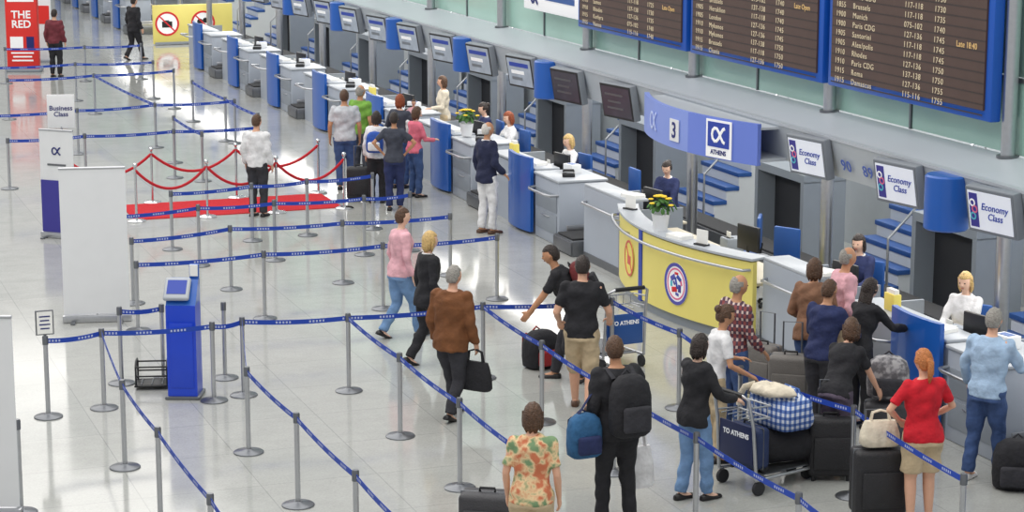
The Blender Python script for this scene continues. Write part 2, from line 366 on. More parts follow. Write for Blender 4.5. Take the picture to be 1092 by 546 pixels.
text('sign_text','ATHENS',.085,f@M.Translation((0,-.205,.01)),navyprint,cs,'CENTER',bold=.002)
f=sframe(26.72,2.39,.014); MB().box((0,0,0),(.28,.3,.012),mt=f).build('number_square',white,cs)
text('number_text','3',.3,f@M.Translation((0,-.1,.01)),navyprint,cs,'CENTER',bold=.005)
f=sframe(27.6,2.41,.012); ribbon('small_loop',alpha_poly(.34),.02,f,palemark,cs)
# ledge numbers
for px,py,s in ((902,176,'90'),(925,184,'89')):
    p=PX(px,py,12.85); p.z=2.31; p.x=12.875; tag(text('ledge_number',s,.2,M.Translation(p)@M.Rotation(radians(-17.3),4,'Y')@FX@M.Diagonal((1.15,1,1,1)),bluefaint,None,'CENTER',th=.003,bold=.002,sp=1.15),'blue %s on the grey ledge between overhead screens'%('number ninety' if s=='90' else 'number eighty-nine'),'sign')
# hanging screens
def monitor(y,lb,kind):
    t=thing('display_screen',lb,'screen',(12.66,y,2.4 if kind==1 else 2.36),0,'overhead check-in screens')
    W,Hh=(.76,.52) if kind==1 else (.86,.55); m=M.Rotation(radians(10),4,'Z')@M.Rotation(radians(-10),4,'Y')@FX
    MB().box((0,0,-.06),(W,Hh,.12),mt=m,bev=.02).build('housing',grey_case,t)
    MB().box((0,0,.002),(W-.03,Hh-.03,.006),mt=m).build('bezel',black if kind!=1 else grey_dk,t)
    MB().box((0,0,.006),(W-.09,Hh-.09,.006),mt=m).build('screen',screen_on if kind==1 else (screen_d if kind==2 else screen_g),t)
    MB().box((.2,0,.1),(.22,.06,.05)).build('bracket',steel_d,t)
    if kind==1:
        MB().box((-.25,0,.011),(.13,.38,.003),mt=m).build('logo_band',purple,t)
        for dx,dy,r_,mm in ((-.265,.08,.045,whitew),(-.235,.01,.045,ringpink),(-.265,-.07,.045,ringteal)):
            mb=MB(); ringm(mb,r_*.6,r_,m@M.Translation((dx,dy,.013)),.003,20); mb.build('logo_ring',mm,t)
        text('screen_text','Economy\nClass',.11,m@M.Translation((.07,.02,.012)),blueprint,t,'CENTER',bold=.001,ls=.95,shear=.25)
    elif kind==0:
        MB().box((0,.13,.011),(.62,.07,.003),mt=m).build('screen_header',blueprint,t); MB().box((-.06,0,.011),(.42,.06,.003),mt=m).build('screen_line',whitew,t); MB().box((-.1,-.11,.011),(.34,.05,.003),mt=m).build('screen_line',grey_dk,t)
    else:
        for q,w_ in ((.11,.5),(.0,.36),(-.1,.44)): MB().box((-.05,q,.011),(w_,.03,.003),mt=m).build('screen_line',steel_d,t)
for k,y in enumerate((23.9,21.7,19.7)): monitor(y,'overhead screen reading Economy Class, %s to the right of the curved sign'%ORD[k],1)
for k in range(20): monitor(30.0+2.1*k,'overhead screen on the ledge, %s to the left of the curved sign'%ORD[k] if k<18 else ('overhead screen near the far end of the ledge' if k==18 else 'farthest overhead screen on the ledge'),2 if k<2 else 0)
# hanging blue drums
hp=thing('hanging_drum','x','drum',(12.74,20.72,2.04))
MB().lathe([(0,0),(.23,0),(.25,.02),(.25,.6),(.23,.62),(0,.62)],n=32).build('drum_shell',blue,hp)
MB().box((.25,0,.35),(.2,.3,.1)).build('mount',steel_d,hp)
hp['label']='blue rounded drum on the ledge between the Economy Class screens'; hp['group']='hanging blue drums'
for k in range(10): dup(hp,(12.8,33.2+4.2*k,2.04),0,'blue rounded drum hanging on the ledge, %s left of the curved sign'%ORD[k])
# columns
co=thing('column','x','column',(13.72,16.8,0)); MB().tube([(0,0,0),(0,0,6.1)],.085,20).build('shaft',steel,co); MB().lathe([(.16,0),(.16,.03),(.1,.06),(.09,.06)]).build('base_collar',steel_d,co)
mb=MB(); ringm(mb,.085,.13,M.Translation((0,0,2.745)),.03,24); mb.build('ledge_collar',steel_d,co)
co['label']='steel column at the right edge, nearest the camera'; co['group']='steel columns behind the counters'
for k in range(1,16): dup(co,(13.72,16.8+4.25*k,0),0,'slim round steel column rising through the ledge, %s from the right'%ORD[k])
# stairs
st=thing('steel_stairs','x','stairs',(14.8,26.3,0))
NS=7; WS=.7
poly=[(0,-WS,0)]
for k in range(NS): poly+= [(k*.22,-WS,.22*(k+1)-.03),((k+1)*.22,-WS,.22*(k+1)-.03)]
poly+=[(NS*.22,-WS,0)]
MB().prism(poly,(0,2*WS,0)).build('step_block',grey_st,st,flat=True)
for k in range(NS): MB().box((k*.22+.1,0,.22*(k+1)-.015),(.25,2*WS+.04,.07),bev=.008).build('tread',blue_tr,st)
MB().tube([(.02,-WS-.04,0.2),(.02,-WS-.04,.92),(1.5,-WS-.04,2.35),(1.5,-WS-.04,1.5)],.02).build('handrail',steel,st)
st['label']='pale stairs with blue treads at the right, behind the Economy Class screens'; st['group']='blue-treaded stairs behind the counters'
dup(st,(14.8,22.1,0),0,'pale stairs with blue treads nearest the right edge')
for k in range(10): dup(st,(14.8,32.2+4.15*k,0),0,'pale stairs with blue treads, %s to the left of the curved counter'%ORD[k])
# collector conveyor + tunnels
cv=thing('collector_conveyor','long dark baggage conveyor running behind the check-in desks','conveyor',(14.25,39,0))
MB().box((0,0,.2),(.5,46,.4)).build('frame',steel_d,cv); MB().box((0,0,.415),(.42,46,.03)).build('belt',blackrub,cv)
tn=thing('baggage_tunnel','dark mouth of a grey baggage tunnel behind the curved counter','tunnel',(14.9,28.9,0),0,'baggage tunnel mouths')
MB().box((.3,-.75,.65),(.7,.1,1.3)).build('side_wall',grey_mid,tn); MB().box((.3,.75,.65),(.7,.1,1.3)).build('side_wall',grey_mid,tn); MB().box((.3,0,1.34),(.7,1.6,.12)).build('roof',grey_mid,tn); MB().box((.3,0,.65),(.1,1.4,1.2)).build('shade_sheet',wall_d,tn)  # dark sheet paints the shade inside the tunnel mouth
for k in range(7): dup(tn,(14.9,34.28+4.15*k,0),0,'dark mouth of a grey baggage tunnel, %s to the left of the curved counter'%ORD[k])
dup(tn,(14.9,24.2,0),0,'dark mouth of a grey baggage tunnel between the two right-hand stairs')
# flight boards
DEST=['Larnaca','Brussels','Heraklion','London','Istanbul','Paris CDG','Zurich','Milan','Vienna','Mykonos','Brussels','Chania','Kavala','Madrid','Sofia','Lisbon']
def board(y0,y1,lb,tail,rem):
    z0=3.15; hh=2.32; t=thing('flight_board',lb,'departure board',(13.5,(y0+y1)/2,z0),0,'flight information boards'); w=y1-y0
    MB().box((.07,0,hh/2),(.14,w,hh),bev=.02).build('blue_frame',blue_fr,t)
    MB().box((-.01,0,hh/2),(.03,w-.25,hh-.25)).build('dark_screen',board_d,t)
    NR=17; top=hh-.24; stp=.12; rg=random.Random(lb); wi=w-.25; SZ=.1
    for k in range(NR):
        tt=tail[k-(NR-len(tail))] if k>=NR-len(tail) else None
        tm=1835+5*((k+1)//2); tm=tm if tm<1860 else tm+40
        row=(str(tm), tt[0] if tt else DEST[(k*5+len(lb))%16], tt[1] if tt else rg.choice(['075-102','117-118','127-136','137-138']), tt[2] if tt else str(1725+5*(k//4)))
        for fx,s in zip((.03,.15,.5,.69),row):
            text('flight_text',s,SZ,M.Translation((-.027,wi/2-fx*wi,top-.078-stp*k))@FX@M.Diagonal((1.12,1,1,1)),board_t,t,sp=1.16)
        r_=rem.get(NR-1-k)
        if r_: text('flight_remark',r_,SZ,M.Translation((-.027,wi/2-.83*wi,top-.078-stp*k))@FX,board_y,t,sp=1.05)
    for k in range(NR+1): MB().box((-.026,0,top+.03-stp*k),(.004,w-.27,.016)).build('row_divider',board_l,t)
board(25.12,29.23,'middle flight information board with blue frame, over the curved sign',
 [('Paris CDG','075-102','1740'),('Brussels','137-138','1740'),('Heraklion','117-118','1740'),('London','127-136','1745'),('Mykonos','127-136','1745'),('Mykonos','137-138','1750'),('Brussels','117-118','1750'),('Chania','127-136','1750')],{7:'Late Open'})
board(21.1,24.97,'rightmost flight information board with blue frame',
 [('Munich','075-102','1740'),('Paris CDG','127-136','1745'),('Santorini','117-118','1745'),('Alex/polis','117-118','1745'),('Rhodes','127-136','1750'),('Paris CDG','137-138','1750'),('Roma','127-136','1755'),('Damascus','115-116','1755')],{6:'Late 18:40'})
board(29.38,33.69,'leftmost flight information board with blue frame',
 [('Paris CDG','075-102','1725'),('Kos','117-118','1725'),('Samos','137-138','1730'),('Rhodes','127-136','1735'),('Kerkyra','075-102','1740'),('Vienna','115-116','1740')],{4:'Late Open'})
p=PX(592,6,13.6); sb=thing('wall_sign','white lightbox sign left of the flight boards','sign',(13.6,p.y,p.z))
MB().box((0,0,.15),(.08,2.9,.6),bev=.02).build('box',whitew,sb)
ribbon('logo_loop',alpha_poly(.35),.03,M.Translation((-.05,.9,.1))@FX,navyprint,sb); MB().box((-.045,-.3,.12),(.01,1.4,.1)).build('blue_bar',blue_d,sb)
# far yellow notice panel
yp=thing('yellow_panel','distant yellow panel with two round prohibition notices','panel',(13.35,64.2,0))
MB().box((0,0,.6),(2.4,.1,1.15),bev=.02).build('board',yellow,yp); MB().box((0,0,.05),(2.3,.3,.06)).build('base',grey_mid,yp)
FY=lambda y,z:M(((1,0,0,y),(0,0,-1,-.056),(0,1,0,z),(0,0,0,1)))
warn(-.78,.62,.36,yp,FY,0); warn(.3,.62,.36,yp,FY,1)
# ---------------------------------------------------------------- belt posts
PH=.93
ps=thing('belt_post','x','post'); 
MB().lathe([(.16,0),(.16,.01),(.15,.018),(.055,.03),(.036,.045),(.0,.045)]).build('base',steel_d,ps)
MB().tube([(0,0,.03),(0,0,.84)],.026,16).build('pole',steel,ps)
MB().lathe([(.0,.83),(.033,.83),(.033,.915),(.027,.93),(.0,.93)],n=16).build('belt_head',steel_d,ps)
posts={}; first=[True]
def post(px,py,lb,grp):
    if (px,py) in posts: return posts[(px,py)]
    q=GF(px,py,PH)
    if first[0]: r=ps; r.location=q; r['label']=lb; r['group']=grp; first[0]=False
    else: r=dup(ps,q,0,lb,grp)
    posts[(px,py)]=q; return q
def beltspan(a,c,lb,grp):
    d=c-a; n_=10; me=bpy.data.meshes.new('barrier_belt'); bm=bmesh.new(); uvl=bm.loops.layers.uv.new('UVMap')
    nrm=V((-d.y,d.x,0)).normalized()*.0015; Ln=d.length; rows=[]
    for k in range(n_+1):
        s=k/n_; p=d*s; sg=-.025*4*s*(1-s)
        rows.append(([bm.verts.new(p+nrm*sd+V((0,0,zz+sg))) for sd,zz in ((1,.845),(1,.9),(-1,.9),(-1,.845))],s*Ln))
    for (r0,u0),(r1,u1) in zip(rows,rows[1:]):
        for i in range(4):
            j=(i+1)%4; f=bm.faces.new((r0[i],r1[i],r1[j],r0[j])); vv=(0,1,1,0)
            for lp,(u,v) in zip(f.loops,((u0,vv[i]),(u1,vv[i]),(u1,vv[j]),(u0,vv[j]))): lp[uvl].uv=(u,v)
    bm.to_mesh(me); bm.free(); o=fin('barrier_belt',me,bmt,None,flat=True); o.location=a; tag(o,lb,'barrier belt',grp)
rows=[
 ([(48,358),(108,350),(226,343),(258,338),(371,334),(515,322),(653,317)],'row running past the blue kiosk'),
 ([(127,327),(172,324)],'short row behind the blue kiosk'),
 ([(108,350),(130,405),(168,455),(224,526),(262,575)],'line slanting to the lower left edge'),
 ([(258,338),(263,391),(316,440),(379,501),(440,562)],'line slanting down from the kiosk'),
 ([(371,334),(426,376),(490,424),(566,482)],'line slanting past the brown jacket man'),
 ([(515,322),(578,363),(655,410),(743,461),(852,525),(905,560)],'line slanting behind the backpack man'),
 ([(653,317),(725,350),(790,390),(911,432),(1028,505)],'line nearest the counter queue'),
 ([(145,278),(281,267),(408,258),(530,249)],'row just beyond the blond woman'),
 ([(140,253),(245,240),(365,234),(480,227)],'second row beyond the blond woman'),
 ([(110,228),(211,218),(292,213),(388,208),(437,204)],'third row beyond the blond woman'),
 ([(182,203),(268,195),(327,190),(397,184)],'row at the red carpet edge'),
 ([(8,147),(90,142),(185,137),(275,133)],'row beyond the red carpet'),
 ([(-20,121),(82,115),(165,109),(250,105)],'second row beyond the red carpet'),
 ([(8,83),(100,78),(185,73)],'far row at the upper left'),
 ([(-15,70),(80,66),(163,64)],'second far row, upper left'),
 ([(100,78),(165,109)],'short slanting line at the upper left'),
 ([(205,85),(240,103),(275,120)],'slanting line left of the far counters'),
 ([(185,123),(215,140)],'short slanting line behind the red ropes'),
 ([(5,50),(90,48),(150,46)],'farthest row at the upper left'),
]
for pts_,desc in rows:
    qs=[]
    for k,(x,y) in enumerate(pts_):
        qs.append(post(x,y,'silver belt post, %s from left in the %s'%(ORD[k],desc),'belt posts in the '+desc))
    for k,(a,c) in enumerate(zip(qs,qs[1:])):
        beltspan(a,c,'blue belt, %s span from left in the %s'%(ORD[k],desc),'belts in the '+desc)
post(18,447,'lone silver belt post at the lower left edge','single belt posts'); post(238,322,'silver belt post standing close behind the blue kiosk','single belt posts')
# sign on the first post
q=posts[(48,358)]; sg=thing('post_sign','small framed white notice on the belt post left of the kiosk','sign',q)
MB().box((0,0,1.08),(.2,.025,.28),bev=.006).tube([(0,0,.93),(0,0,.96)],.015).build('frame',steel_d,sg); MB().box((0,-.014,1.08),(.17,.006,.25)).build('notice',paper,sg)
for k in range(4): MB().box((0,-.018,1.15-.045*k),(.12-.02*(k%2),.004,.014)).build('text_line',navyprint,sg)
# ---------------------------------------------------------------- red carpet and ropes
c0=G(137,228); c1=G(352,213); cy=(c0.y+c1.y)/2
tag(MB().box(((c0.x+c1.x)/2,cy,.006),(c1.x-c0.x,1.5,.012)).build('red_carpet',redcarpet),'red carpet strip on the floor between rope barriers','carpet')
rp=thing('rope_post','x','post')
MB().lathe([(.16,0),(.16,.015),(.13,.03),(.04,.045),(.0,.045)]).build('base',chrome,rp); MB().tube([(0,0,.03),(0,0,.9)],.022,14).build('pole',chrome,rp); MB().sph((0,0,.94),.04).build('finial',chrome,rp)
fr=True
def rpost(p,lb):
    global fr
    if fr: rp.location=p; rp['label']=lb; rp['group']='chrome rope posts'; fr=False
    else: dup(rp,p,0,lb)
def rope(a,c,lb):
    d=c-a; pts=[V((d.x*s,d.y*s,.86-.34*4*s*(1-s))) for s in [k/14 for k in range(15)]]
    o=MB().tube(pts,.024,10).build('velvet_rope',redrope); o.location=a; tag(o,lb,'rope','red velvet ropes')
for side,dy,nm in ((0,-.85,'near'),(1,.85,'far')):
    xs=[c0.x-.9+k*(c1.x-c0.x+.9)/3 for k in range(4)] if side else [c0.x+k*(c1.x-c0.x)/3 for k in range(4)]
    pp=[V((x,cy+dy,0)) for x in xs]
    for k,p_ in enumerate(pp): rpost(p_,'chrome rope post, %s from the left on the %s side of the red carpet'%(ORD[k],nm))
    for k,(a,c) in enumerate(zip(pp,pp[1:])): rope(a,c,'sagging red velvet rope, %s from the left on the %s carpet side'%(ORD[k],nm))
# ---------------------------------------------------------------- banners and signs, kiosk
def banner(pos,rot,w,h,lb,lower=None,nm='rollup_banner'):
    t=thing(nm,lb,'banner',pos,rot)
    MB().box((0,0,.05),(w+.04,.12,.1),bev=.02).build('base',steel,t)
    MB().box((0,0,h/2+.06),(w,.012,h-.1)).build('panel',white,t)
    MB().tube([(0,.03,.05),(0,.03,h+.02)],.012).build('support_pole',steel_d,t)
    MB().tube([(-w/2,0,h+.01),(w/2,0,h+.01)],.018).build('top_rail',steel,t)
    for s in (-1,1): MB().box((s*w*.36,0,.012),(.06,.36,.024),bev=.006).build('foot',steel_d,t)
    return t
bw=banner(G(104,343),-12,.86,2.05,'large blank white roll-up banner left of the blue kiosk')
bw2=banner(G(-15,552),-20,.66,1.95,'white banner cut off at the lower left edge')
pb=banner(G(64,254),-42,.62,1.72,'white and purple banner on the left, in front of the Business Class sign')
MB().box((0,-.012,.5),(.61,.008,.86)).build('purple_lower',purple,pb)
RX=M.Rotation(radians(90),4,'X')
ribbon('logo_loop',alpha_poly(.16),.012,M.Translation((0,-.014,1.4))@RX,navyprint,pb); MB().box((0,-.012,1.18),(.34,.006,.03)).build('text_bar',steel_d,pb)
bs=thing('business_sign','white Business Class sign on a slim stand at the left','sign',G(68,192),-15)
MB().lathe([(.16,0),(.16,.02),(.03,.04),(0,.04)]).build('base',steel_d,bs); MB().tube([(0,0,.03),(0,0,1.0)],.018).build('pole',steel,bs); MB().box((0,0,1.28),(.5,.03,.62),bev=.01).build('board',white,bs)
text('sign_text','Business\nClass',.125,M.Translation((0,-.018,1.3))@RX,navyprint,bs,'CENTER',bold=.002,ls=.9)
rs=thing('red_totem','tall red advertising sign with white lettering at the upper left','sign',G(26,76),-20)
MB().box((0,0,1.25),(.84,.25,2.5),bev=.03).build('body',redsign,rs); MB().box((0,0,.04),(.95,.45,.08),bev=.02).build('base',grey_mid,rs)
MB().box((0,-.128,1.9),(.7,.01,.1)).build('white_band',whitew,rs); MB().box((-.1,-.128,2.2),(.44,.01,.12)).build('white_band',whitew,rs)
MB().box((.24,-.128,2.2),(.14,.01,.14)).build('picture_mark',navyprint,rs)
text('white_text','THE\nRED',.28,M.Translation((0,-.13,1.42))@RX,whitew,rs,'CENTER',bold=.006,ls=.9)
MB().box((-.14,-.128,.78),(.34,.01,.3)).build('white_block',whitew,rs); MB().box((.22,-.128,.78),(.2,.01,.3)).build('picture',navyprint,rs)
for z,w_ in ((.5,.6),(.4,.5),(.3,.56)): MB().box((0,-.128,z),(w_,.01,.04)).build('text_bar',whitew,rs)
rs2=thing('white_totem','white advertising board beside the red sign at the upper left','sign',G(47,66),-20)
MB().box((0,0,.9),(.5,.06,1.7),bev=.02).build('board',white,rs2); MB().box((0,0,.03),(.5,.4,.06)).build('base',grey_mid,rs2); MB().box((0,-.035,1.3),(.4,.01,.5)).build('picture',redsign,rs2)
kp=G(198,422); kk=thing('kiosk','bright blue self-service kiosk with slanted head','kiosk',kp,-22)
MB().box((0,0,.02),(.4,.4,.04),bev=.01).build('base_plate',steel_d,kk)
MB().prism([(-.17,-.17,.04),(.17,-.17,.04),(.17,.17,.04),(-.17,.17,.04)],(0,0,1.06)).build('cabinet',kiosk_b,kk)
MB().box((0,-.175,.52),(.27,.01,.76),bev=.003).build('front_door',kiosk_b,kk)
MB().prism([(-.17,-.15,1.1),(-.17,.17,1.1),(-.17,.17,1.36),(-.17,.08,1.36)],(.34,0,0)).build('head_wedge',blue,kk)
mt=M.Translation((-.05,-.06,1.27))@M.Rotation(radians(44),4,'X')
MB().box((0,0,0),(.3,.3,.06),mt=mt,bev=.025,seg=3).build('screen_head',grey_lt,kk); MB().box((0,.01,.032),(.22,.19,.006),mt=mt).build('screen',blueprint,kk)
MB().box((.12,.12,1.44),(.11,.05,.18),bev=.01).build('leaflet_rack',blue,kk); MB().box((.12,.09,1.46),(.09,.02,.13)).build('leaflets',paper,kk)
gp=G(163,412); gg=thing('bag_sizer','black metal cabin bag sizing frame on the floor left of the kiosk','bag sizer',gp,-15)
mb=MB()
for x in (-.18,.18):
    mb.tube([(x,-.15,.03),(x,-.15,.27),(x,-.08,.32),(x,.08,.32),(x,.15,.27),(x,.15,.03)],.012)
for y in (-.15,.15):
    for z in (.05,.16,.27): mb.tube([(-.18,y,z),(.18,y,z)],.01)
mb.build('tube_frame',black,gg); MB().box((0,0,.045),(.4,.36,.02),bev=.005).build('floor_tray',black,gg)
for x in (-.12,0,.12): MB().tube([(x,-.15,.06),(x,.15,.06)],.008).build('slat',steel_d,gg)
# ---------------------------------------------------------------- people
SK={'a':pm('skin_light',C(222,172,144),.55,0,.05,20),'b':pm('skin_tan',C(194,142,108),.55,0,.05,20),'c':pm('skin_pale',C(232,190,166),.55,0,.05,20)}
HR={'dark':pm('hair_dark',C(48,38,34),.42,0,.35,45,.9,70),'brown':pm('hair_brown',C(88,62,44),.45,0,.35,45,.9,70),'blond':pm('hair_blond',C(216,182,120),.5,0,.25,45,.9,70),'grey':pm('hair_grey',C(156,152,146),.6,0,.25,45,.9,70),'red':pm('hair_red',C(150,74,40),.5,0,.3,45,.9,70),'orange':pm('hair_orange',C(196,122,68),.5,0,.3,45,.9,70),'white':pm('hair_white',C(214,210,204),.6,0,.2,45,.9,70)}
eyem=pm('eye_dark',C(30,24,22),.3); lipm=pm('lip',C(170,90,84),.5)
CL={k:cloth(k,*v) for k,v in dict(navy=(32,38,68),white=(226,226,228),ltgrey=(196,200,206),jeans=(58,82,128),jeansl=(112,146,188),black=(34,34,39),char=(64,68,80),green=(120,170,70),pink=(226,174,184),rose=(216,110,130),brown=(116,72,40),dkgrey=(50,50,56),khaki=(194,174,142),redc=(204,24,42),ltblue=(166,192,220),dkblue=(36,46,88),maroon=(110,44,54),tan=(130,94,72),cream=(224,214,194),winer=(104,36,38),mauve=(86,76,92)).items()}
shoe_b=pm('shoe_black',C(26,24,26),.4); shoe_br=pm('shoe_brown',C(84,58,42),.5); shoe_w=pm('shoe_white',C(220,220,220),.5)
plaid_shirt=plaid('plaid_shirt',C(136,70,70),C(84,58,74),C(206,186,178),13,.42)
plaid_bag=plaid('plaid_bag',C(214,220,234),C(102,130,188),C(44,76,146),15,.48)
floral=blotch('floral_print',C(206,120,84),C(236,206,160),C(120,150,110),9)
SEC={'m':[(-.05,.07,.055,0),(-.02,.092,.066,-.004),(.02,.096,.068,-.004),(.07,.086,.06,0),(.11,.083,.058,.002),(.17,.094,.066,.003),(.22,.104,.07,.004),(.26,.108,.066,.0),(.285,.098,.055,-.002),(.305,.068,.042,-.003),(.325,.036,.036,-.002)],
     'f':[(-.05,.072,.056,0),(-.02,.096,.07,-.006),(.02,.096,.068,-.006),(.07,.078,.055,0),(.11,.07,.05,.002),(.17,.08,.06,.008),(.21,.088,.068,.012),(.25,.092,.06,.004),(.285,.085,.05,-.002),(.305,.06,.038,-.003),(.325,.03,.031,-.002)]}
def ik(a,t,l1,l2,hint):
    d=t-a; Ld=max(.02,min(d.length,(l1+l2)*.998)); dr=d.normalized(); x=(l1*l1-l2*l2+Ld*Ld)/(2*Ld); hg=sqrt(max(0,l1*l1-x*x))
    hn=hint-dr*hint.dot(dr); hn.normalize(); return a+dr*x+hn*hg, a+dr*Ld
def remesh(name,bm,vox,mat,parent,it=3,wr=0):
    bmesh.ops.recalc_face_normals(bm,faces=bm.faces[:])
    me=bpy.data.meshes.new('tmp'); bm.to_mesh(me); bm.free(); ob=bpy.data.objects.new('tmp',me); COL.objects.link(ob)
    md=ob.modifiers.new('r','REMESH'); md.mode='VOXEL'; md.voxel_size=vox
    sm=ob.modifiers.new('s','SMOOTH'); sm.factor=.5; sm.iterations=it
    dg=bpy.context.evaluated_depsgraph_get(); m2=bpy.data.meshes.new_from_object(ob.evaluated_get(dg))
    bpy.data.objects.remove(ob); bpy.data.meshes.remove(me)
    if wr:      # cloth folds
        n_=len(m2.vertices); co=np.empty(n_*3,np.float32); no_=np.empty(n_*3,np.float32)
        m2.vertices.foreach_get('co',co); m2.vertices.foreach_get('normal',no_); co=co.reshape(-1,3); no_=no_.reshape(-1,3)
        s=len(parent['label'])*1.7+parent.location.x*3.1; x,y,z=co[:,0],co[:,1],co[:,2]
        w1=1.4*np.sin(6*z+5*x+s); w2=1.1*np.sin(7*x-4*z+2*s)
        f=np.sin(21*z+9*x+w2*2+s)*np.sin(8*x+9*y+w1+.5*s)+.6*np.sin(30*x-24*z+18*y+2*w1+1.7*s)+.5*np.sin(38*z+16*y-12*x+2*w2+s)+.35
        co=co+no_*(wr*.75*f)[:,None]; m2.vertices.foreach_set('co',co.ravel().astype(np.float32)); m2.update()
    m2.materials.clear(); m2.materials.append(mat); m2.polygons.foreach_set('use_smooth',[True]*len(m2.polygons))
    o=bpy.data.objects.new(name,m2); COL.objects.link(o); o.parent=parent; return o
def trunc(pts,par,vals,upto):
    P=[];Rr=[]
    for i,(p,q,r) in enumerate(zip(pts,par,vals)):
        if q<=upto+1e-6: P.append(p);Rr.append(r)
        else:
            q0=par[i-1]; s=(upto-q0)/(q-q0)
            if s>.02: P.append(pts[i-1].lerp(p,s)); Rr.append(vals[i-1]*(1-s)+r*s)
            break
    return P,Rr
def hand(bm,w,d,pn,H,curl,thumbref):
    d=d.normalized(); pn=(pn-d*pn.dot(d)).normalized(); lat=d.cross(pn)
    if lat.dot(thumbref)<0: lat=-lat
    tubeb(bm,[w-d*.01*H,w+d*.012*H,w+d*.035*H,w+d*.056*H],[(.010*H,.014*H),(.011*H,.02*H),(.0115*H,.025*H),(.009*H,.023*H)],12,flat=tuple(pn))
    for o_,Lf in zip((.0175,.006,-.006,-.0175),(.040,.046,.043,.033)):
        p=w+d*.05*H+lat*o_*H; c1=radians(curl*.6);c2=radians(curl*1.3);c3=radians(curl*1.9)
        q=[p]
        for cc_,fr_ in ((c1,.42),(c2,.33),(c3,.25)): p=p+(d*cos(cc_)+pn*sin(cc_))*Lf*fr_*H; q.append(p)
        tubeb(bm,q,[.0066*H,.006*H,.0056*H,.0046*H],8); sph(bm,q[-1],.0046*H,u=8,v=6)
    p=w+d*.016*H+lat*.018*H; q=[p,p+(d*.6+lat*.75+pn*.3).normalized()*.022*H]; q.append(q[-1]+(d*.85+lat*.2+pn*.5).normalized()*.02*H)
    tubeb(bm,q,[.009*H,.0072*H,.0056*H],8); sph(bm,q[-1],.0056*H,u=8,v=6)
HND={}; BACK={}
def person(label,pos,h=1.72,rot=0,sex='m',lean=0,head=(0,0),arms=(None,None),feet=None,seat=None,layers=(),bottom=None,shoes=shoe_b,hair=('short','dark'),skin='a',stout=1.0,z0=0,curl=25,far=None,collar=None):
    pos=V((pos[0],pos[1],z0)); root=thing('person',label,'person',pos,rot); H=h
    if far is None: far=(pos-CAM).length>31
    vb=.02 if far else .0115; vc=.02 if far else .014
    l=radians(lean); S=V((0,sin(l),cos(l))); Rv=V((1,0,0)); Fv=V((0,cos(l),-sin(l)))
    feet=feet or ((-.055*H,0,0,0),(.055*H,.03,0,0)); feet=[tuple(f)+(0,)*(4-len(f)) for f in feet]
    Lt=.247*H; Ls=.233*H; ank=.044*H
    an=[V((f[0],f[1],f[2]+ank)) for f in feet]
    py=(an[0].y+an[1].y)/2-sin(l)*.1*H
    if seat is None:
        hz=.525*H
        for k,s in enumerate((-1,1)):
            dd=(an[k].x-s*.05*H)**2+(an[k].y-py)**2
            hz=min(hz,an[k].z+sqrt(max(.01,((Lt+Ls)*.997)**2-dd)))
        P=V((0,py,hz))
    else: P=V((0,0,seat))
    spine=lambda t:P+S*(t*H)
    BACK[label]=lambda t,o:spine(t)-Fv*o
    sec=SEC[sex]
    def sat(t):
        for a,c in zip(sec,sec[1:]):
            if t<=c[0]:
                s=max(0,(t-a[0])/(c[0]-a[0])); return [a[i]*(1-s)+c[i]*s for i in range(4)]
        return list(sec[-1])
    def torso(bm,off,t0,t1,k=1.0,flare=0):
        rings=[];N=max(4,int((t1-t0)/.02)+1)
        for i in range(N+1):
            t=t0+(t1-t0)*i/N; _,w,dp,fo=sat(max(t,-.05))
            if t<.02:
                if flare or k>1: _,w,dp,fo=sat(max(t,.0)); w+=flare*(.02-t); dp+=flare*(.02-t)
            c=spine(t)+Fv*(fo*H); w=w*H*stout*k+off; dp=dp*H*stout*k+off
            rings.append([bm.verts.new(c+Rv*(cos(2*pi*q/20)*w)+Fv*(sin(2*pi*q/20)*dp)) for q in range(20)])
        loftr(bm,rings)
    wS=.1 if sex=='m' else .086
    A=[]
    for k,s in enumerate((-1,1)):
        sh=spine(.283)+Rv*(s*wS*H*min(stout,1.08)); la,lf=.168*H,.148*H
        tg=V(arms[k][:3]) if arms[k] else sh+V((s*.04*H,.035*H,-.298*H))
        hint=V((s*.45,-1,-.35))
        if arms[k] and len(arms[k])>3: hint=V(arms[k][3])
        el,wr=ik(sh,tg,la,lf,hint)
        A.append((sh,el,wr,s))
    ar=(.031,.028,.0235,.0235,.0155) if sex=='m' else (.026,.0235,.020,.020,.0135)
    def arm(bm,k,off,upto,hem=0):
        sh,el,wr,s=A[k]; pts=[sh,sh.lerp(el,.5),el,el.lerp(wr,.3),wr]
        P_,R_2=trunc(pts,(0,.5,1,1.3,2),[r*H+off for r in ar],upto)
        if hem: R_2[-1]=max(R_2[-1],hem)
        tubeb(bm,P_,R_2,14); sph(bm,P_[0],R_2[0]*1.06)
        if upto>=1: sph(bm,el,ar[2]*H+off)
    LG=[]
    for k,s in enumerate((-1,1)):
        hp_=P+V((s*.05*H,0,-.0*H)); kn,ak=ik(hp_,an[k],Lt,Ls,V((s*.12,1,.15))); LG.append((hp_,kn,an[k],s))
    lr=(.056,.05,.035,.034,.022) if sex=='m' else (.056,.049,.034,.033,.0205)
    def leg(bm,k,off,upto,strt=0):
        hp_,kn,ak,s=LG[k]; pts=[hp_,hp_.lerp(kn,.45),kn,kn.lerp(ak,.3),ak]
        rr=[r*H*(stout if i<2 else 1)+off for i,r in enumerate(lr)]
        if strt: rr=[max(r,strt*H) for r in rr]
        P_,R_2=trunc(pts,(0,.45,1,1.3,2),rr,upto); tubeb(bm,P_,R_2,14); sph(bm,P_[0],R_2[0])
        if upto>=1: sph(bm,kn,rr[2])
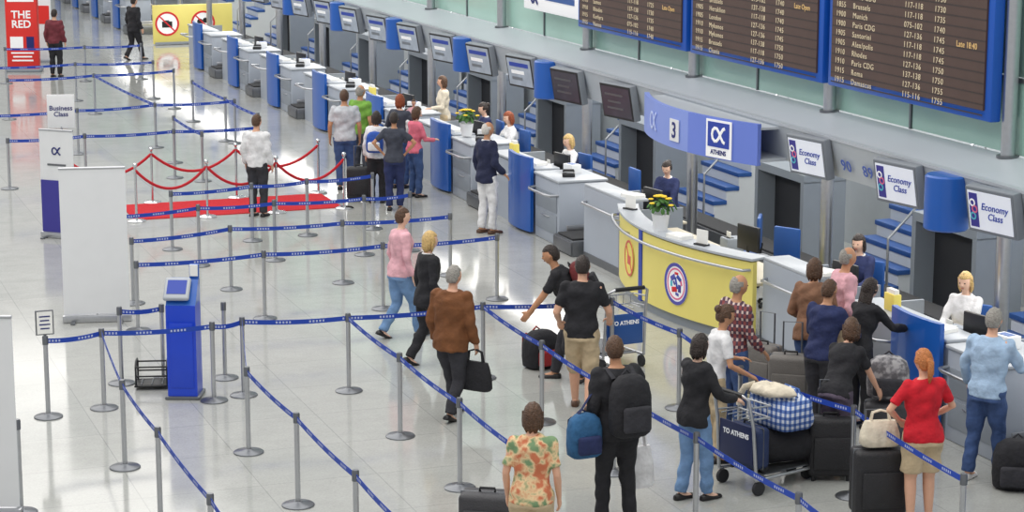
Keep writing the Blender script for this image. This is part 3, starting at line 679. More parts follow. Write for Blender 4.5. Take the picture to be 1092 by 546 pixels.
    nb=spine(.312); nd=(S*.45+V((0,0,1))*.55+V((0,.16,0))).normalized(); hc=nb+nd*(.102*H)
    HM=M.Translation(hc)@M.Rotation(radians(head[0]),4,'Z')@M.Rotation(radians(-head[1]),4,'X')
    # body
    bm=bmesh.new(); torso(bm,-.006,-.05,.325,.94)
    for k in (0,1):
        arm(bm,k,0,2); leg(bm,k,0,2)
        sh,el,wr,s=A[k]; d=(wr-el).normalized()
        down=abs(d.z)>.75; pn=V((-s,0,0)) if down else V((-s*.25,0,-1)); thr=V((0,1,0)) if down else V((-s,0,.2))
        hand(bm,wr,d,pn,H,curl,thr)
        f=feet[k]; ak=an[k]; fm_=M.Translation(ak)@M.Rotation(radians(-f[3]),4,'X')
        tubeb(bm,[fm_@V((0,-.03*H,-.024*H)),fm_@V((0,.02*H,-.022*H)),fm_@V((0,.085*H,-.032*H)),fm_@V((0,.1*H,-.033*H))],[.018*H,.022*H,(.010*H,.024*H),(.007*H,.016*H)],10,flat=(0,0,1))
    tubeb(bm,[spine(.285),nb,hc-nd*.03*H],[.04*H,.031*H if sex=='m' else .026*H,.028*H],14)
    vs=sph(bm,V((0,0,0)),1,u=22,v=16)
    for v_ in vs:
        x,y,z=v_.co; kx=1;ky=1
        if z<0: kx=1-.3*(-z)**1.3; ky=1-.12*(-z) if y>0 else 1-.4*(-z)
        v_.co=HM@V((x*.0445*H*kx,y*.056*H*ky+(.004*H if z<0 else 0),z*.067*H))
    tubeb(bm,[HM@V((0,.05*H,.008*H)),HM@V((0,.062*H,-.010*H)),HM@V((0,.054*H,-.016*H))],[.004*H,.0075*H,.006*H],8)
    for s in (-1,1): sph(bm,HM@V((s*.0455*H,-.003*H,-.002*H)),(.005*H,.010*H,.016*H),u=10,v=8)
    remesh('body',bm,vb,SK[skin],root,2)
    # face
    for s in (-1,1): MB().sph(HM@V((s*.0175*H,.0505*H,.006*H)),(.006*H,.004*H,.004*H),u=8,v=6).build('eye',eyem,root)
    MB().sph(HM@V((0,.0525*H,-.031*H)),(.013*H,.004*H,.0035*H),u=8,v=6).build('mouth',lipm,root)
    # hair
    if hair:
        stl,hcx=hair; bm=bmesh.new(); vs=sph(bm,V((0,0,0)),1,u=36,v=24)
        for v_ in vs:
            x,y,z=v_.co; face=(y>.12 and z<.5) or (y>-.3 and z<-.02) 
            if stl in('long','bob','pony','bun'): face=(y>.2 and z<.5 and abs(x)<.9) or (y>-.1 and z<-.4)
            if stl in ('bun','pony'): face=face or (z<-.2 and y>-.45)
            if z<-.7: face=True
            k=.86 if face else (1.06 if stl in('short','balding') else 1.09)
            if stl=='balding' and z>.42 and y>-.6: k=.86
            if not face: k+=.035*NZ.noise(V((x*4,y*4,z*4+len(label))))+.02*sin(math.atan2(x,z+.3)*16+len(label))
            v_.co=HM@V((x*.0455*H*k,y*.057*H*k-.003*H,z*.067*H*k+.001*H))
        def lock(x0,q,r):
            tubeb(bm,[HM@V((x0*H+a*H,b_*H,c_*H)) for a,b_,c_ in q],[rr*H for rr in r],8)
        if stl=='long':
            for j in range(9):
                x0=-.044+.011*j; dx=x0*.35; wv=.004*sin(j*2.1)
                lock(x0*.85,[(0,-.03,.02),(dx*.2,-.05+abs(x0)*.4,-.03),(dx*.4+wv,-.056+abs(x0)*.3,-.09),(dx*.5-wv,-.054+abs(x0)*.2,-.14),(dx*.4,-.05+abs(x0)*.2,-.175-.012*sin(j*1.7))],[.012,.0135,.0135,.011,.003])
        if stl=='bob':
            for j in range(11):
                x0=-.048+.0096*j; ed=abs(x0)/.048; yb=-.05+.045*ed**3
                lock(x0*.93,[(0,yb*.6,.025),(0,yb,-.02),(-x0*.02,yb*.98,-.052),(-x0*.18,yb*.85+.004,-.076-.008*sin(j*1.9))],[.011,.0125,.0115,.004])
        if stl=='pony':
            q=[HM@V((0,-.055*H,.02*H)),HM@V((0,-.08*H,.01*H)),HM@V((0,-.082*H,-.05*H)),HM@V((0,-.07*H,-.11*H))]
            tubeb(bm,q,[.014*H,.018*H,.018*H,.006*H],10)
        if stl=='bun': sph(bm,HM@V((0,-.06*H,.03*H)),.026*H)
        me=bpy.data.meshes.new('hair'); bmesh.ops.recalc_face_normals(bm,faces=bm.faces[:]); bm.to_mesh(me); bm.free(); fin('hair',me,HR[hcx],root,80)
    # bottoms
    if bottom:
        nm,mat,upto=bottom[:3]; strt=bottom[3] if len(bottom)>3 else .036
        bm=bmesh.new(); torso(bm,.008,-.05,.075,1.03)
        for k in (0,1): leg(bm,k,.012,upto,strt)
        remesh(nm,bm,vc,mat,root,3,.007)
    for nm,mat,off,slv,tb,tt in layers:
        bm=bmesh.new(); torso(bm,off,tb,tt,1.03)
        if slv:
            for k in (0,1): arm(bm,k,off*.75,slv,.026*H if slv>1.5 else .03*H)
        remesh(nm,bm,vc,mat,root,3,.010)
    if collar:
        q=[spine(.318)+Rv*(cos(a)*.036*H)+Fv*(sin(a)*.036*H-.002*H)+S*(-.018*H*max(0,sin(a))) for a in [2*pi*k/16 for k in range(17)]]
        MB().tube(q,.010*H,8).build('collar',collar,root)
    if shoes:
        for k in (0,1):
            f=feet[k]; fm_=M.Translation(an[k])@M.Rotation(radians(-f[3]),4,'X'); mb=MB(); rings=[]
            for y,w,t_ in ((-.046,.012,.022),(-.04,.021,.03),(-.015,.025,.038),(.02,.026,.034),(.06,.029,.024),(.085,.027,.02),(.104,.018,.015),(.111,.008,.009)):
                rg=[]
                for q in range(14):
                    a=2*pi*q/14; xx=cos(a)*w*H; zz=sin(a); zz=(zz*t_*H if zz>0 else zz*.004*H)
                    rg.append(mb.bm.verts.new(fm_@V((xx,y*H,-ank+.005*H+zz))))
                rings.append(rg)
            loftr(mb.bm,rings); mb.build('shoe',shoes,root,50)
    HND[label]=[A[0][2].copy(),A[1][2].copy()]
    return root
def handw(r,k): return loc2w(r,HND[r['label']][k])
TEE=lambda m:[('t_shirt',m,.014,.75,-.03,.318)]
LS=lambda m,nm='shirt':[(nm,m,.015,1.95,-.03,.318)]
JK=lambda m,nm='jacket':[(nm,m,.024,1.95,-.06,.318)]
TR=lambda m:('trousers',m,2)
P={}
P['navy']=person('bald man in navy blazer and white trousers standing at the counter',G(517,249),1.8,-75,'m',0,(0,5),feet=((-.1,0,0),(.1,.08,0)),arms=(None,(.24,.22,.98)),layers=JK(CL['navy']),bottom=TR(CL['white']),shoes=shoe_br,hair=('balding','white'),skin='b',collar=CL['white'])
P['tee']=person('man in pale grey t-shirt and jeans seen from behind in the far queue',GF(367,96,1.8),1.8,-15,'m',layers=TEE(CL['ltgrey']),bottom=TR(CL['jeans']),hair=('short','brown'),skin='b',stout=1.1)
P['grn']=person('man in lime green top behind the pale grey t-shirt man',GF(384,94,1.76)+V((.1,.4,0)),1.76,-50,'m',layers=TEE(CL['green']),bottom=TR(CL['char']),hair=('balding','grey'),skin='b')
P['wht']=person('dark-haired woman in white top with small blue backpack in the far queue',GF(401,119,1.6),1.6,-25,'f',layers=LS(CL['white']),bottom=TR(CL['black']),hair=('bob','dark'))
P['chr']=person('dark-haired person in charcoal top with hands on hips in the far queue',GF(420,120,1.68),1.68,-20,'f',arms=((-.2,.05,.98,(-1,-.3,0)),(.2,.05,.98,(1,-.3,0))),layers=TEE(CL['char']),bottom=TR(CL['dkblue']),hair=('short','dark'),skin='b')
P['mom']=person('red-haired woman holding a small child at the far counter',(11.42,37.1,0),1.7,-40,'f',arms=((-.1,.24,1.12,(-1,-.5,-.6)),(.16,.26,1.05,(1,-.5,-.6))),layers=LS(CL['char'],'top'),bottom=TR(CL['jeans']),hair=('bob','red'),skin='c')
P['kid']=person('small child in pink carried on the red-haired woman\'s arm',loc2w(P['mom'],(.2,.2,0)),.9,150,'f',0,(0,0),seat=.12,feet=((-.09,.16,-.08),(.09,.16,-.08)),arms=((-.1,.15,.3),(.1,.15,.3)),layers=TEE(CL['pink']),bottom=TR(CL['white']),hair=('short','brown'),z0=1.05)
P['rose']=person('woman in rose pink top at the right side of the far queue',(11.38,36.1,0),1.6,-75,'f',3,(0,5),arms=((-.15,.3,1.02),(.16,.32,1.02)),layers=LS(CL['rose'],'top'),bottom=TR(CL['jeans']),hair=('bob','brown'),skin='c')
P['wh2']=person('woman in cream top standing behind the third counter beyond the curve',(13.2,39.9,0),1.66,80,'f',layers=LS(CL['cream'],'top'),bottom=TR(CL['khaki']),hair=('bob','brown'),arms=((-.15,.3,1.05),None))
P['blond']=person('blond woman in black suit walking right between the belt rows',G(455,389),1.68,-80,'f',2,(0,3),feet=((-.06,-.2,.03,25),(.06,.24,0,-8)),layers=JK(CL['black']),bottom=TR(CL['black']),hair=('bob','blond'),skin='c',collar=CL['white'])
P['brn']=person('grey-haired man in brown jacket walking away with a black bag',G(481,446),1.74,-50,'m',4,(0,5),feet=((-.08,.2,0,0),(.08,-.16,.02,20)),layers=JK(CL['brown']),bottom=TR(CL['dkgrey']),hair=('short','grey'),stout=1.1)
P['redb']=person('dark-clad person leaning forward over a low red and black bag',G(610,406),1.74,62,'m',27,(0,15),feet=((-.1,-.16,.02,18),(.1,.22,0,0)),arms=((-.16,.62,.66),(.2,.6,.66)),layers=TEE(CL['black']),bottom=TR(CL['dkgrey']),hair=('short','dark'),skin='b')
P['shorts']=person('person in black t-shirt and khaki shorts striding beside a baggage trolley',G(620,438),1.8,-24,'m',5,(0,6),feet=((-.08,.22,0,0),(.08,-.22,.04,28)),arms=((-.26,.2,.98),(.3,.3,1.0)),layers=TEE(CL['black']),bottom=('shorts',CL['khaki'],1.0,.052),shoes=shoe_br,hair=('short','dark'),skin='a')
P['bp']=person('man in black with large backpack seen from behind in the foreground',GF(658,359,1.8),1.8,5,'m',4,(-20,0),feet=((-.12,.05,0),(.12,-.08,0)),layers=JK(CL['black']),bottom=TR(CL['black']),hair=('short','brown'),skin='b',stout=1.1)
P['wbk']=person('woman in black jacket and pale jeans pushing the loaded trolley',G(738,533),1.66,-75,'f',3,(10,8),feet=((-.08,-.08,0),(.08,.12,0)),arms=((-.2,.36,1.0),(.2,.36,1.0)),layers=JK(CL['black']),bottom=TR(CL['jeansl']),hair=('bob','dark'),skin='c')
P['wtee']=person('woman in white t-shirt leaning behind the loaded trolley',GF(763,325,1.66),1.66,-95,'f',10,(0,15),arms=((-.12,.3,1.05),(.22,.3,.95)),layers=TEE(CL['white']),bottom=TR(CL['khaki']),hair=('bun','brown'),skin='b')
P['pld']=person('man in red plaid shirt standing in the queue below the yellow counter',GF(783,294,1.76),1.76,-80,'m',3,(0,8),arms=((-.2,.3,1.05),(.2,.25,.95)),layers=LS(plaid_shirt),bottom=TR(CL['jeans']),hair=('balding','grey'),skin='b')
P['tan']=person('person in brown jacket standing behind the suitcases at the counter',GF(868,277,1.7),1.7,-35,'f',8,(-10,5),arms=((-.2,.3,1.0),(.2,.32,1.0)),layers=JK(CL['tan']),bottom=TR(CL['jeans']),hair=('bob','brown'),skin='b',stout=1.1)
P['gry']=person('grey-haired man in pinkish shirt at the counter',GF(897,264,1.76),1.76,-95,'m',6,(10,5),layers=LS(CL['pink']),bottom=TR(CL['khaki']),hair=('balding','grey'),skin='b')
P['dbl']=person('man in dark blue shirt leaning toward the counter',GF(878,299,1.7),1.7,-60,'m',12,(0,8),arms=((-.2,.4,1.0),(.2,.42,1.05)),layers=LS(CL['dkblue']),bottom=TR(CL['dkgrey']),hair=('short','brown'),skin='b')
P['lng']=person('long-haired woman in black reaching onto the counter',G(914,455),1.66,-72,'f',14,(0,5),arms=((-.15,.45,1.1),(.2,.5,1.06)),layers=LS(CL['black'],'top'),bottom=TR(CL['black']),hair=('long','dark'),skin='c')
P['blkb']=person('brown-haired person in black t-shirt bending over the suitcases',GF(896,352,1.5),1.66,-55,'f',30,(25,12),arms=((-.22,.5,.72),(.26,.5,.7)),layers=TEE(CL['black']),bottom=TR(CL['mauve']),hair=('bob','brown'),skin='a')
P['red']=person('woman in red t-shirt and beige shorts seen from behind',GF(988,374,1.7),1.7,-5,'f',2,(5,0),feet=((-.1,0,0),(.1,.03,0)),arms=((-.16,.2,1.0,(-1,-.35,-.2)),(.16,.2,1.0,(1,-.35,-.2))),layers=TEE(CL['redc']),bottom=('shorts',CL['khaki'],.85,.06),shoes=shoe_w,hair=('pony','orange'),skin='a',stout=1.12)
P['ltb']=person('grey-haired man in light blue shirt and jeans at the near counter',G(1047,512),1.76,-55,'m',7,(8,6),feet=((-.14,-.04,0),(.12,.14,0)),arms=((-.3,.26,.92),(.22,.46,1.1)),layers=LS(CL['ltblue']),bottom=TR(CL['jeans']),shoes=shoe_w,hair=('short','grey'),skin='a',stout=1.03)
P['ghost']=person('person in white shirt and dark trousers standing at the red carpet',G(275,231),1.72,-40,'m',layers=LS(CL['white']),bottom=TR(CL['dkgrey']),hair=('short','brown'))
P['pink']=person('person in pink shirt and pale jeans walking beyond the blond woman',G(427,360),1.72,-80,'f',2,(0,0),feet=((-.06,-.22,.03,25),(.06,.24,0,-6)),layers=LS(CL['pink']),bottom=TR(CL['jeansl']),hair=('short','brown'),skin='c',stout=1.1)
P['fore']=person('person in orange and green patterned shirt cut off at the bottom edge',GF(567,432,1.68),1.68,-30,'f',3,layers=TEE(floral),bottom=TR(CL['khaki']),hair=('bob','brown'),skin='a',stout=1.1)
P['mar']=person('distant person in maroon top beside the red sign',G(60,82),1.75,-30,'m',layers=LS(CL['maroon']),bottom=TR(CL['black']),hair=('short','dark'))
P['fblk']=person('distant person in black walking left of the yellow notice panel',G(143,64),1.78,-60,'m',3,feet=((-.08,-.2,.03,20),(.08,.24,0)),layers=JK(CL['black']),bottom=TR(CL['black']),hair=('short','dark'))
# agents
chs=[]
def agent(lb,x,y,rot,hair,lay,cl_,sx='f',seat=.6,h=1.68,skin='c'):
    a=person(lb,(x,y,0),h,rot,sx,4,(0,10),seat=seat,feet=((-.1,.36,.1),(.1,.36,.1)),arms=((-.16,.42,.83),(.16,.42,.83)),layers=lay,bottom=TR(CL['dkblue']),hair=hair,skin=skin,collar=CL['white']); chs.append((x,y,rot,cl_)); return a
UN=[('shirt',CL['white'],.013,1.95,-.03,.318),('waistcoat',CL['dkblue'],.022,0,-.04,.29)]
WB=[('blouse',CL['white'],.015,1.95,-.03,.318)]
agent('seated agent with dark hair and dark jacket at the second counter beyond the curve',13.3,37.7,88,('bun','dark'),JK(CL['dkblue']),'dark-jacketed seated agent')
agent('seated red-haired agent in white blouse beside the dark-jacketed agent',13.3,36.35,95,('bob','red'),WB,'red-haired seated agent')
agent('seated blond agent in dark waistcoat and white sleeves, left of the curved counter',13.25,33.3,100,('bob','blond'),UN,'blond agent in the waistcoat')
agent('seated dark-haired agent in navy jacket, right of the curved counter',13.3,23.6,125,('bob','dark'),JK(CL['dkblue']),'dark-haired agent right of the curved counter',seat=.64)
agent('seated blond agent in white blouse behind the nearest blue counter panel',13.2,20.95,125,('bob','blond'),WB,'blond agent nearest the camera',seat=.68)
person('standing dark-haired agent in navy uniform behind the curved counter',(13.2,29.25,0),1.56,135,'f',8,(0,20),arms=((-.16,.38,.83),(.16,.38,.83)),layers=JK(CL['dkblue']),bottom=TR(CL['dkblue']),hair=('bun','dark'),skin='c',collar=CL['white'])
oc=None
def chair(x,y,rot,lb):
    global oc
    if oc is None:
        oc=thing('office_chair',lb,'chair',(x,y,0),rot,'blue office chairs behind the desks')
        MB().box((0,-.02,.47),(.46,.44,.09),bev=.03).build('seat',blue_d,oc); MB().box((0,-.26,.83),(.42,.06,.46),bev=.028).build('backrest',blue_d,oc)
        MB().tube([(0,-.1,.43),(0,-.27,.47),(0,-.3,.67)],.018).build('back_bracket',black,oc); MB().tube([(0,0,.08),(0,0,.45)],.025).build('pole',black,oc)
        mb=MB()
        for k in range(5): mb.tube([(0,0,.1),(.26*cos(k*1.2566),.26*sin(k*1.2566),.06)],.018)
        mb.build('star_base',black,oc)
        for k in range(5): MB().sph((.26*cos(k*1.2566),.26*sin(k*1.2566),.03),.03,u=10,v=8).build('caster',black,oc)
    else: dup(oc,(x,y,0),rot,lb)
for x,y,r_,lb in chs: chair(x,y,r_,'blue office chair under the '+lb)
chair(13.4,27.2,60,'empty blue office chair behind the curved yellow counter')
chair(13.4,31.6,90,'empty blue office chair behind the first counter beyond the curve'); chair(13.35,26.0,120,'empty blue office chair at the near end of the curved counter')
# ---------------------------------------------------------------- desk equipment
cm=thing('computer_monitor','x','computer monitor')
MB().box((-.02,0,.3),(.05,.46,.34),bev=.012).build('housing',black,cm); MB().box((.008,0,.3),(.006,.42,.3)).build('screen',screen_g,cm)
MB().tube([(-.03,0,.02),(-.03,0,.2)],.022).build('neck',black,cm); MB().box((0,0,.012),(.2,.24,.024),bev=.008).build('base',black,cm)
kb=thing('keyboard','x','keyboard'); MB().box((0,0,.012),(.16,.44,.024),bev=.006).build('case',black,kb); MB().box((0,0,.026),(.12,.4,.006)).build('keys',steel_d,kb)
lh=thing('leaflet_box','x','leaflet box'); MB().box((0,0,.1),(.1,.22,.2),bev=.008).build('holder',yellowp,lh); MB().box((0,0,.17),(.06,.18,.16)).build('leaflets',paper,lh)
pp_=thing('paper_stack','x','papers'); MB().box((0,0,.02),(.22,.3,.04)).box((.01,.02,.045),(.21,.29,.012),rz=.15).build('sheets',paper,pp_)
pt=thing('label_printer','x','printer'); MB().box((0,0,.1),(.26,.24,.2),bev=.02).build('case',grey_mid,pt); MB().box((-.05,0,.202),(.08,.16,.012)).build('slot',black,pt); MB().box((-.05,0,.24),(.01,.12,.08)).build('paper_tongue',paper,pt)
tl=thing('desk_telephone','x','telephone'); MB().box((0,0,.03),(.2,.18,.06),bev=.015).build('body',black,tl); MB().tube([(-.08,.06,.07),(-.08,.06,.09),(.08,.06,.09),(.08,.06,.07)],.02).build('handset',black,tl); MB().box((.02,-.04,.062),(.1,.07,.008)).build('keypad',steel_d,tl)
tb=thing('tag_box','x','box'); MB().box((0,0,.07),(.18,.26,.14),bev=.008).build('carton',white,tb); MB().box((0,0,.142),(.1,.16,.006)).build('tags',blue_d,tb)
des=[(20.15,'nearest blue-panelled counter')]+[(y,'%s counter beyond the yellow curve'%ORD[k]) for k,y in enumerate(uys[:6])]+[(26.05,'curved yellow counter'),(23.2,'plain counter right of the curve'),(29.0,'plain counter left of the curve')]
def put(o,loc,rot,lb,gr,st_):
    if st_: o.location=loc; o.rotation_euler=(0,0,radians(rot)); o['label']=lb; o['group']=gr
    else: dup(o,loc,rot,lb,gr)
for i,(y,nm) in enumerate(des):
    dy=-.25 if i<7 else (-.5 if i==7 else -.3); s=(i==0)
    put(cm,(12.72,y+dy,.773),10,'black computer monitor on the '+nm,'desk computers',s)
    put(kb,(12.98,y+dy+.02,.773),0,'black keyboard on the '+nm,'desk keyboards',s)
    put(pt,(12.75,y+dy+.6,.773),0,'grey label printer on the '+nm,'label printers',s)
    zt=1.06 if i<7 else 1.13 if i==7 else 1.16
    xx=12.32 if i!=7 else 11.72
    if i in (0,1,3): put(lh,(xx,y+.95,zt),0,'yellow leaflet box standing on the '+nm,'yellow leaflet boxes',s)
    put(pp_,(xx,y+(-.1 if i<7 else -.45),zt),15,'white paper stack on the '+nm,'paper stacks',s)
    if i<7:
        put(tl,(12.4,y-1.3,1.04),-20,'black telephone on the cabinet of the '+nm,'desk telephones',s)
        put(tb,(12.6,y-.95,1.04),10,'white tag box on the cabinet of the '+nm,'tag boxes',s)
fp=thing('flower_pot','potted yellow flowers on the curved yellow counter','potted plant')
MB().lathe([(.0,0),(.09,0),(.12,.2),(.125,.22),(.11,.22),(.1,.19),(.0,.19)]).build('pot',white,fp)
mb=MB(); rng=random.Random(3)
for k in range(46):
    a=rng.random()*6.28; e=rng.random()*1.3; r=.1+.12*rng.random(); d=V((cos(a)*sin(e),sin(a)*sin(e),cos(e)))
    mb.sph(V((0,0,.22))+d*r,(.05,.03,.012),M.Rotation(a,4,'Z')@M.Rotation(e,4,'Y'),u=8,v=5)
mb.build('leaves',leafm,fp)
for k in range(16):
    a=rng.random()*6.28; e=rng.random()*1.2; d=V((cos(a)*sin(e),sin(a)*sin(e),cos(e))); mb=MB(); c_=V((0,0,.24))+d*.23
    for q in range(6): mb.sph(c_+V((.022*cos(q),.022*sin(q),0)),(.018,.018,.012),u=8,v=5)
    mb.build('flower_head',flowerm,fp)
fp.location=(11.71,26.2,1.13)
dup(fp,(12.32,36.0,1.06),40,'potted yellow flowers on the second counter beyond the curve')
for y,x,lb in ((27.8,11.95,'small card stand at the left end of the yellow counter'),(25.05,11.78,'small card stand at the right end of the yellow counter')):
    t=thing('card_stand',lb,'card stand',(x,y,1.13),20); MB().box((0,0,.01),(.1,.2,.02)).build('foot',black,t); MB().box((.01,0,.11),(.012,.2,.18)).build('card',paper,t)
# ---------------------------------------------------------------- luggage
def suitcase(lb,pos,rot,w=.44,d=.26,h=.66,mat=None,hnd=True,tilt=0,cat='suitcase',trim=None,pocket=None):
    t=thing('suitcase',lb,cat,pos,rot); t.rotation_euler=(radians(tilt),0,radians(rot))
    mat=mat or pm('case_black',C(36,36,40),.6,0,.14,10,.4,60)
    MB().box((0,0,h/2+.05),(w,d,h),bev=.05,seg=3).build('shell',mat,t)
    MB().box((0,-d/2-.012,h*.42+.05),(w*.8,.04,h*.55),bev=.018).build('front_pocket',pocket or mat,t)
    MB().box((0,0,h/2+.05),(w+.006,.014,h+.006),bev=.006).build('zip_line',trim or steel_d,t)
    for s in (-1,1): MB().tube([(s*w*.38-.012,d*.3,.045),(s*w*.38+.012,d*.3,.045)],.045,14).build('wheel',blackrub,t)
    for s in (-1,1): MB().tube([(s*w*.38,-d*.32,0.0),(s*w*.38,-d*.32,.06)],.02,10).build('foot',black,t)
    MB().tube([(-.07,0,h+.05),(-.07,0,h+.085),(.07,0,h+.085),(.07,0,h+.05)],.012).build('carry_handle',black,t)
    if hnd: MB().tube([(-w*.22,d*.35,h),(-w*.22,d*.35,h+.4),(w*.22,d*.35,h+.4),(w*.22,d*.35,h)],.011).build('pull_handle',steel_d,t)
    return t
m_red=pm('case_red',C(160,34,38),.55,0,.1,10,.3,60); m_gry=pm('case_greybrown',C(112,108,104),.6,0,.1,10,.3,60); m_char=pm('case_char',C(64,64,68),.6,0,.1,10,.3,60); m_bl=pm('case_navy',C(36,52,92),.6,0,.1,10,.3,60)
suitcase('black suitcase standing on the floor left of the red-shirted woman',G(884,510),-20,.46,.28,.6)
suitcase('black wheeled suitcase directly in front of the red-shirted woman',G(935,552),-12,.5,.3,.64)
suitcase('grey-brown suitcase with raised handle beside the brown jacket person',G(842,440),-35,.48,.3,.62,m_gry)
suitcase('charcoal suitcase standing behind the grey-brown suitcase',G(812,425),-60,.44,.26,.6,m_gry)
suitcase('black suitcase at the feet of the charcoal-topped person in the far queue',G(384,214),-20,.45,.28,.55)
suitcase('dark suitcase cut off by the bottom edge of the picture',G(520,580),-30,.5,.3,.45,m_char,False)
sp_=G(944,492); suitcase('charcoal suitcase under the grey patterned backpack',sp_,-25,.46,.28,.6,m_char,False)
def backpack(lb,pos,rot,w,d,h,mat,mat2,straps=True):
    t=thing('backpack',lb,'backpack',pos,rot)
    mb=MB(); rings=[]
    for z,k in ((0,.75),(.06,.95),(.3,1),(.65,.98),(.85,.85),(.97,.55),(1,.25)):
        rings.append([mb.bm.verts.new((math.copysign(abs(cos(2*pi*q/20))**.6,cos(2*pi*q/20))*w/2*k,math.copysign(abs(sin(2*pi*q/20))**.6,sin(2*pi*q/20))*d/2*k,z*h)) for q in range(20)])
    loftr(mb.bm,rings); mb.build('main_pack',mat,t,50)
    MB().box((0,-d/2-.02,h*.32),(w*.7,.07,h*.42),bev=.03,seg=3).build('front_pocket',mat2,t)
    if straps:
        for s in (-1,1): MB().tube([(s*w*.28,d/2-.02,h*.9),(s*w*.3,d/2+.1,h*1.02),(s*w*.32,d/2+.26,h*.85),(s*w*.34,d/2+.27,h*.5),(s*w*.4,d/2+.05,h*.2)],[(.008,.025)]*5,8,flat=(0,0,1)).build('strap',mat2,t)
    else:
        for s in (-1,1): MB().tube([(s*w*.26,d/2-.03,h*.88),(s*w*.27,d/2+.015,h*.8),(s*w*.28,d/2+.02,h*.45),(s*w*.3,d/2-.02,h*.12)],[(.008,.025)]*4,8,flat=(0,1,0)).build('strap',mat2,t)
    MB().tube([(-.05,d*.3,h*.96),(0,d*.3,h*1.05),(.05,d*.3,h*.96)],.01).build('grab_loop',mat2,t)
    return t
c_blk=CL['black']; c_dk=CL['dkgrey']
backpack('soft black bag with red pocket on the floor by the leaning person',G(577,391),15,.46,.34,.46,c_blk,m_red,False)
r=P['bp']; backpack('large black backpack on the foreground man\'s back',loc2w(r,(0,-.27,0))+V((0,0,.92)),5,.4,.26,.58,c_blk,c_dk)
bb=backpack('blue shoulder bag hanging at the left side of the foreground backpack man',loc2w(r,(-.36,-.05,0))+V((0,0,.7)),5,.34,.2,.42,cloth('teal',46,96,140),CL['dkblue'],False)
MB().tube([(-.1,0,.36),(.1,.02,.62),(.19,.03,.78),(.2,.08,.78),(.16,.1,.6),(.05,.06,.36)],[(.006,.02)]*6,8,flat=(1,0,0)).build('shoulder_strap',CL['dkblue'],bb)
r=P['redb']; backpack('dark red backpack on the forward-leaning person',loc2w(r,BACK[r['label']](.05,.225)),r.rotation_euler[2]*57.3,.34,.2,.44,CL['winer'],c_blk,False).rotation_euler[0]=radians(-27)
r=P['wht']; backpack('small blue backpack on the white-topped woman',loc2w(r,(0,-.2,0))+V((0,0,.92)),-25,.3,.18,.36,cloth('royal',44,84,170),CL['white'],False)
backpack('grey patterned backpack lying on the charcoal suitcase by the counter',(sp_.x,sp_.y,.69),-30,.44,.28,.44,blotch('grey_pattern',C(96,94,98),C(130,128,132),C(168,166,168),14),c_dk,False)
backpack('black travel bag on the floor at the right edge',G(1084,520),-30,.5,.34,.5,c_blk,c_dk,False)
def handbag(lb,pos,rot,w,d,h,mat,cat='bag',drop=.2):
    t=thing('handbag',lb,cat,pos,rot); mb=MB(); rings=[]
    for z,k,kd in ((0,.9,.9),(.08,1,1),(.5,.97,.9),(.85,.85,.6),(1,.78,.35)):
        rings.append([mb.bm.verts.new((math.copysign(abs(cos(2*pi*q/20))**.5,cos(2*pi*q/20))*w/2*k,math.copysign(abs(sin(2*pi*q/20))**.5,sin(2*pi*q/20))*d/2*kd,z*h)) for q in range(20)])
    loftr(mb.bm,rings); mb.build('bag_body',mat,t,50)
    for s in (-1,1): MB().tube([(-w*.25,s*d*.12,h*.95),(-w*.2,s*d*.08,h+drop*.8),(0,s*d*.04,h+drop),(w*.2,s*d*.08,h+drop*.8),(w*.25,s*d*.12,h*.95)],.01,8).build('handle',mat,t)
    return t
q=handw(P['brn'],1); handbag('black bag held in the right hand of the brown jacket man',(q.x,q.y,q.z-.08-.32-.12),-50,.4,.14,.32,c_blk,drop=.14)
q=handw(P['bp'],1); handbag('white carrier bag held in the right hand of the foreground man',(q.x,q.y,q.z-.08-.4-.14),5,.34,.14,.4,CL['white'],drop=.16)
p=G(935,552); handbag('cream handbag sitting on the black suitcase by the red-shirted woman',(p.x,p.y,.72),-12,.38,.2,.24,CL['cream'],drop=.1)
# trolleys
def trolley(lb,pos,rot,panel):
    t=thing('baggage_trolley',lb,'trolley',pos,rot)
    MB().tube([(-.28,-.4,.16),(-.2,.5,.14),(.2,.5,.14),(.28,-.4,.16)],.018).tube([(-.24,.05,.15),(.24,.05,.15)],.014).tube([(-.26,-.25,.16),(.26,-.25,.16)],.014).build('base_frame',steel,t)
    MB().box((0,.1,.175),(.4,.7,.014)).build('deck',steel_d,t)
    MB().tube([(-.28,-.4,.16),(-.27,-.44,.7),(-.26,-.5,.98),(-.2,-.53,1.02),(.2,-.53,1.02),(.26,-.5,.98),(.27,-.44,.7),(.28,-.4,.16)],.018).build('upright_frame',steel,t)
    MB().tube([(-.2,-.53,1.02),(.2,-.53,1.02)],.026).build('push_bar',black,t)
    mb=MB()
    for z in (.78,.9): mb.tube([(-.26,-.45,z),(-.24,-.2,z-.02),(.24,-.2,z-.02),(.26,-.45,z)],.009)
    for k in range(5): mb.tube([(-.2+.1*k,-.45,.76),(-.2+.1*k,-.2,.76),(-.2+.1*k,-.2,.88)],.006)
    mb.build('basket',steel,t)
    MB().box((0,-.42,.5),(.5,.02,.38),bev=.008).build('advert_panel',panel,t)
    text('panel_text','TO ATHENS',.07,M.Translation((0,-.433,.56))@RX,whitew,t,'CENTER',bold=.002)
    for x,y in ((-.27,-.36),(.27,-.36),(-.12,.42),(.12,.42)):
        MB().tube([(x-.018,y,.07),(x+.018,y,.07)],.07,18).build('wheel',blackrub,t)
        MB().tube([(x,y,.07),(x,y,.16)],.014).build('wheel_fork',steel_d,t)
    return t
trolley('empty baggage trolley with blue panel beside the person in shorts',G(648,386),6,blue_d)
